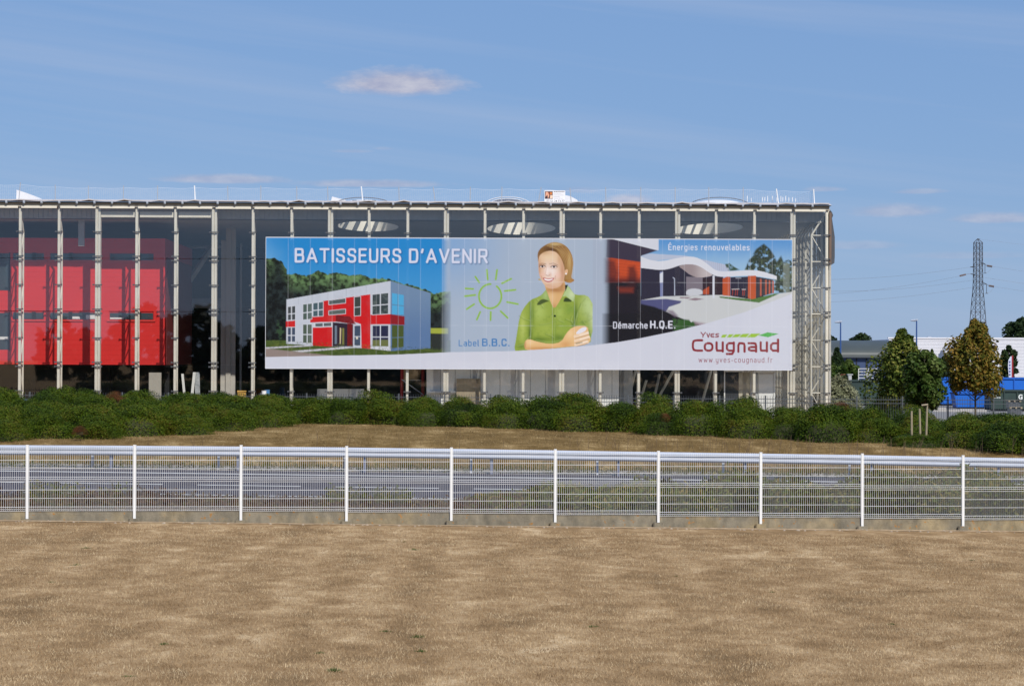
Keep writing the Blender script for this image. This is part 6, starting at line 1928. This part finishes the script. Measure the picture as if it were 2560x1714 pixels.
mb.build('cladding', M_ww, ww, loc=-ww.location)
MB().box(a_.x, b_.x, a_.y + .06, a_.y + 25, -.8, zt_ - .1).build('body', M_ww, ww, loc=-ww.location)
MB().box(a_.x - .1, b_.x, a_.y - .08, a_.y + .3, zt_ - .02, zt_ + .14).build('roof_trim', M_ww, ww, loc=-ww.location)
p = P(2362, 873, 239.7)
MB().box(-.22, .22, -.35, .1, -.2, .22).box(-.3, .3, -.4, -.352, -.1, .3).build('wall_light', M_lh, ww, loc=p - ww.location)
p = P(2324, 846, 241)
MB().box(-.18, .2, 0, .5, 0, .24).box(-.24, -.185, 0, .5, 0, .2).build('roof_vent', M_lh, ww, loc=p - ww.location)
p = P(2343, 898, 239.8)
MB().box(-.05, .05, -.05, .02, -1.6, 0).build('downpipe', M_lh, ww, loc=p - ww.location)

# ---------------------------------------------------------------- far trees
tree('conifer', 'dark conical conifer behind the willow bush and lamp', 2092, 864, 950, 24, 200, L_dk, 31, 3500, .16, 'cone', -.3, .12)
tree('broadleaf_tree', 'loose light green shrub tree before the dark warehouse', 2122, 896, 955, 26, 198, L_grn, 32, 2500, .15, 'oval', -.3, .1)
tree('broadleaf_tree', 'rounded tree crown showing above the dark warehouse roof', 2152, 833, 868, 25, 300, L_dk, 33, 2500, .22, 'oval', -.8, .2)
tree('broadleaf_tree', 'tree crown behind the lattice corner of the hall', 2062, 834, 868, 26, 300, L_dk, 34, 2500, .22, 'oval', -.8, .2)
tree('broadleaf_tree', 'tall dark tree rising behind the white warehouse', 2556, 792, 880, 44, 290, L_dk, 35, 5200, .24, 'oval', -.8, .25)
tree('cypress', 'dark upright cypress before the white ribbed wall', 2522, 858, 948, 22, 214, L_dk, 36, 3500, .16, 'oval', -.3, .12)
tree('broadleaf_tree', 'small olive tree between the two young trees by the warehouse', 2364, 884, 950, 22, 214, L_dk, 37, 2600, .15, 'oval', -.3, .1)
tree('broadleaf_tree', 'slender pale branch tree before the white ribbed wall', 2330, 868, 950, 16, 205, L_grn, 38, 700, .13, 'cone', -.3, .06)
tree('broadleaf_tree', 'leafy green bush tree at the foot of the lamp', 2076, 896, 955, 14, 196, L_grn, 39, 1800, .15, 'oval', -.3, .1)

# ---------------------------------------------------------------- pylon and its cables
D_P = 520.0
py_ = thing('electricity_pylon', 'steel lattice electricity pylon standing behind the autumn tree', 'pylon', P(2446, 900, D_P) + Vector((0, 0, -6)))
M_py = mat('pylon_steel', (.075, .08, .095), .6, metal=.3)
PO = -py_.location
cx = P(2445, 700, D_P).x; cy = P(2445, 700, D_P).y
def pz(y): return P(2445, y, D_P).z
kx = D_P / F
levels = [(606, 18.6), (620, 18.8), (634, 19), (648, 19.2), (662, 19.4), (676, 19.6), (690, 19.8), (704, 20.2), (720, 21.6), (738, 24.2), (758, 27.4), (780, 30.6), (804, 33.8), (830, 37.5), (860, 42), (895, 47), (935, 53)]
rot = R(14)
def corners(y, w):
    h = w * kx / 2
    out = []
    for sx_, sy_ in ((-1, -1), (1, -1), (1, 1), (-1, 1)):
        x, yy = sx_ * h, sy_ * h
        out.append(Vector((cx + x * math.cos(rot) - yy * math.sin(rot), cy + x * math.sin(rot) + yy * math.cos(rot), pz(y))))
    return out
legs = [MB() for _ in range(4)]; lat = MB()
for (y0, w0), (y1, w1) in zip(levels[:-1], levels[1:]):
    c0, c1 = corners(y0, w0 * .86), corners(y1, w1 * .86)
    for k in range(4):
        legs[k].tube(c0[k], c1[k], .085, n=4)
        k2 = (k + 1) % 4
        lat.tube(c0[k], c1[k2], .05, n=3, caps=False); lat.tube(c0[k2], c1[k], .05, n=3, caps=False)
        lat.tube(c0[k], c0[k2], .04, n=3, caps=False)
for m_ in legs:
    m_.build('leg', M_py, py_, loc=PO)
lat.build('lattice', M_py, py_, loc=PO)
apex = Vector((cx - .1, cy, pz(596.5)))
mb = MB()
for c in corners(606, 16):
    mb.tube(c, apex, .07, n=4)
mb.tube(apex, apex + Vector((.6, 0, -.15)), .06, n=4)
mb.build('peak', M_py, py_, loc=PO)
def arm(tip, roots, nm='cross_arm'):
    mb = MB(); T = P(*tip, D_P)
    for r_ in roots:
        mb.tube(P(*r_, D_P), T, .09, .06, 4)
    mb.build(nm, M_py, py_, loc=PO)
    return T
ra = arm((2462.5, 659.5), ((2452, 655), (2452, 661)))
rb = arm((2466.5, 710), ((2452, 703), (2452, 711)))
la = arm((2426, 684), ((2436, 686), (2438, 688)))
lb = arm((2425, 667.5), ((2436, 665.5), (2436, 668)))
M_ins = mat('insulator_brown', (.16, .12, .11), .4)
M_cab = mat('cable', (.20, .21, .24), .6)
for T, (ix0, iy0, ix1, iy1) in ((ra, (2467, 664, 2480.5, 666)), (rb, (2472, 714, 2485, 716))):
    mb = MB(); a_, b_ = P(ix0, iy0, D_P), P(ix1, iy1, D_P)
    for k in range(8):
        c = a_.lerp(b_, (k + .5) / 8); dv = (b_ - a_).normalized()
        mb.tube(c - dv * .05, c + dv * .05, .24, n=8)
    mb.tube(a_, b_, .05, n=5).tube(T, a_, .04, n=4)
    mb.build('insulator', M_ins, py_, loc=PO)
    mb = MB(); z_ = 19 * kx
    mb.tube(T, T + Vector((0, 0, -z_ * 1.22)), .07, n=5).tube(T + Vector((-.35, 0, -z_ * 1.22)), T + Vector((.35, 0, -z_ * 1.22)), .06, n=4)
    mb.build('insulator', M_py, py_, loc=PO)
    pts = [T + Vector((.1, 0, -z_ * 1.15)) + (b_ - T - Vector((.1, 0, -z_ * 1.15))) * (k / 6) - Vector((0, 0, math.sin(k / 6 * math.pi) * .45)) for k in range(7)]
    mb = MB()
    for u, v in zip(pts[:-1], pts[1:]): mb.tube(u, v, .028, n=3, caps=False)
    mb.build('jumper', M_cab, py_, loc=PO)
a_, b_ = P(2400, 689.5, D_P - 25), P(2414, 686, D_P - 8)
mb = MB()
for k in range(8):
    c = a_.lerp(b_, (k + .5) / 8); dv = (b_ - a_).normalized()
    mb.tube(c - dv * .3, c + dv * .3, .2, n=8)
mb.tube(a_, b_, .05, n=5).tube(b_, la, .03, n=4)
mb.build('insulator', M_ins, py_, loc=PO)
cab_ends = [((2451, 598), (2700, 622), 'upper earth wire'), ((2481, 666), (2700, 692), 'upper right conductor'), ((2456, 693), (2700, 722), 'middle conductor'), ((2485, 716), (2700, 742), 'lower right conductor'),
            ((2400, 690), (1950, 742), ''), ((2425, 668), (1950, 700), ''), ((2434, 718), (1950, 758), ''), ((2434, 700), (2000, 728), '')]
for k, (a_, b_, nm) in enumerate(cab_ends):
    A, B = P(*a_, D_P), P(b_[0], b_[1], D_P + (130 if b_[0] > 2445 else -60))
    mb = MB(); pts = []
    for j in range(13):
        t = j / 12
        pts.append(A.lerp(B, t) - Vector((0, 0, math.sin(t * math.pi) * (.35 if b_[0] > 2445 else .9))))
    for u, v in zip(pts[:-1], pts[1:]): mb.tube(u, v, .022 if k else .016, n=3, caps=False)
    tag(mb.build('power_cable', M_cab), ('thin %s running away from the pylon above the warehouse' % nm) if nm else 'thin overhead cable strung from the pylon toward the hall', 'cable', 'overhead cables')

# ---------------------------------------------------------------- trees behind the viewpoint (seen mirrored in the glass)
r = np.random.default_rng(77)
n = 5200
x = r.uniform(-75, 75, n)
hh = 10.0 + 2.2 * np.sin(x * .21) + 1.6 * np.sin(x * .53 + 1) + 1.0 * np.sin(x * 1.3)
t = r.uniform(0, 1, n) ** .8
C = np.stack([x, -150 + r.normal(0, 2.0, n), hh * t], 1)
V, Q = leaves(C, np.tile(np.array([0, 1., .5]), (n, 1)), 1.0, r, .7, .5)
tag(link(bpy.data.objects.new('tree_belt', np_mesh('tree_belt', V, Q, L_dk)), None, 'stuff'), 'dark belt of trees behind the lawn facing the hall', 'trees')
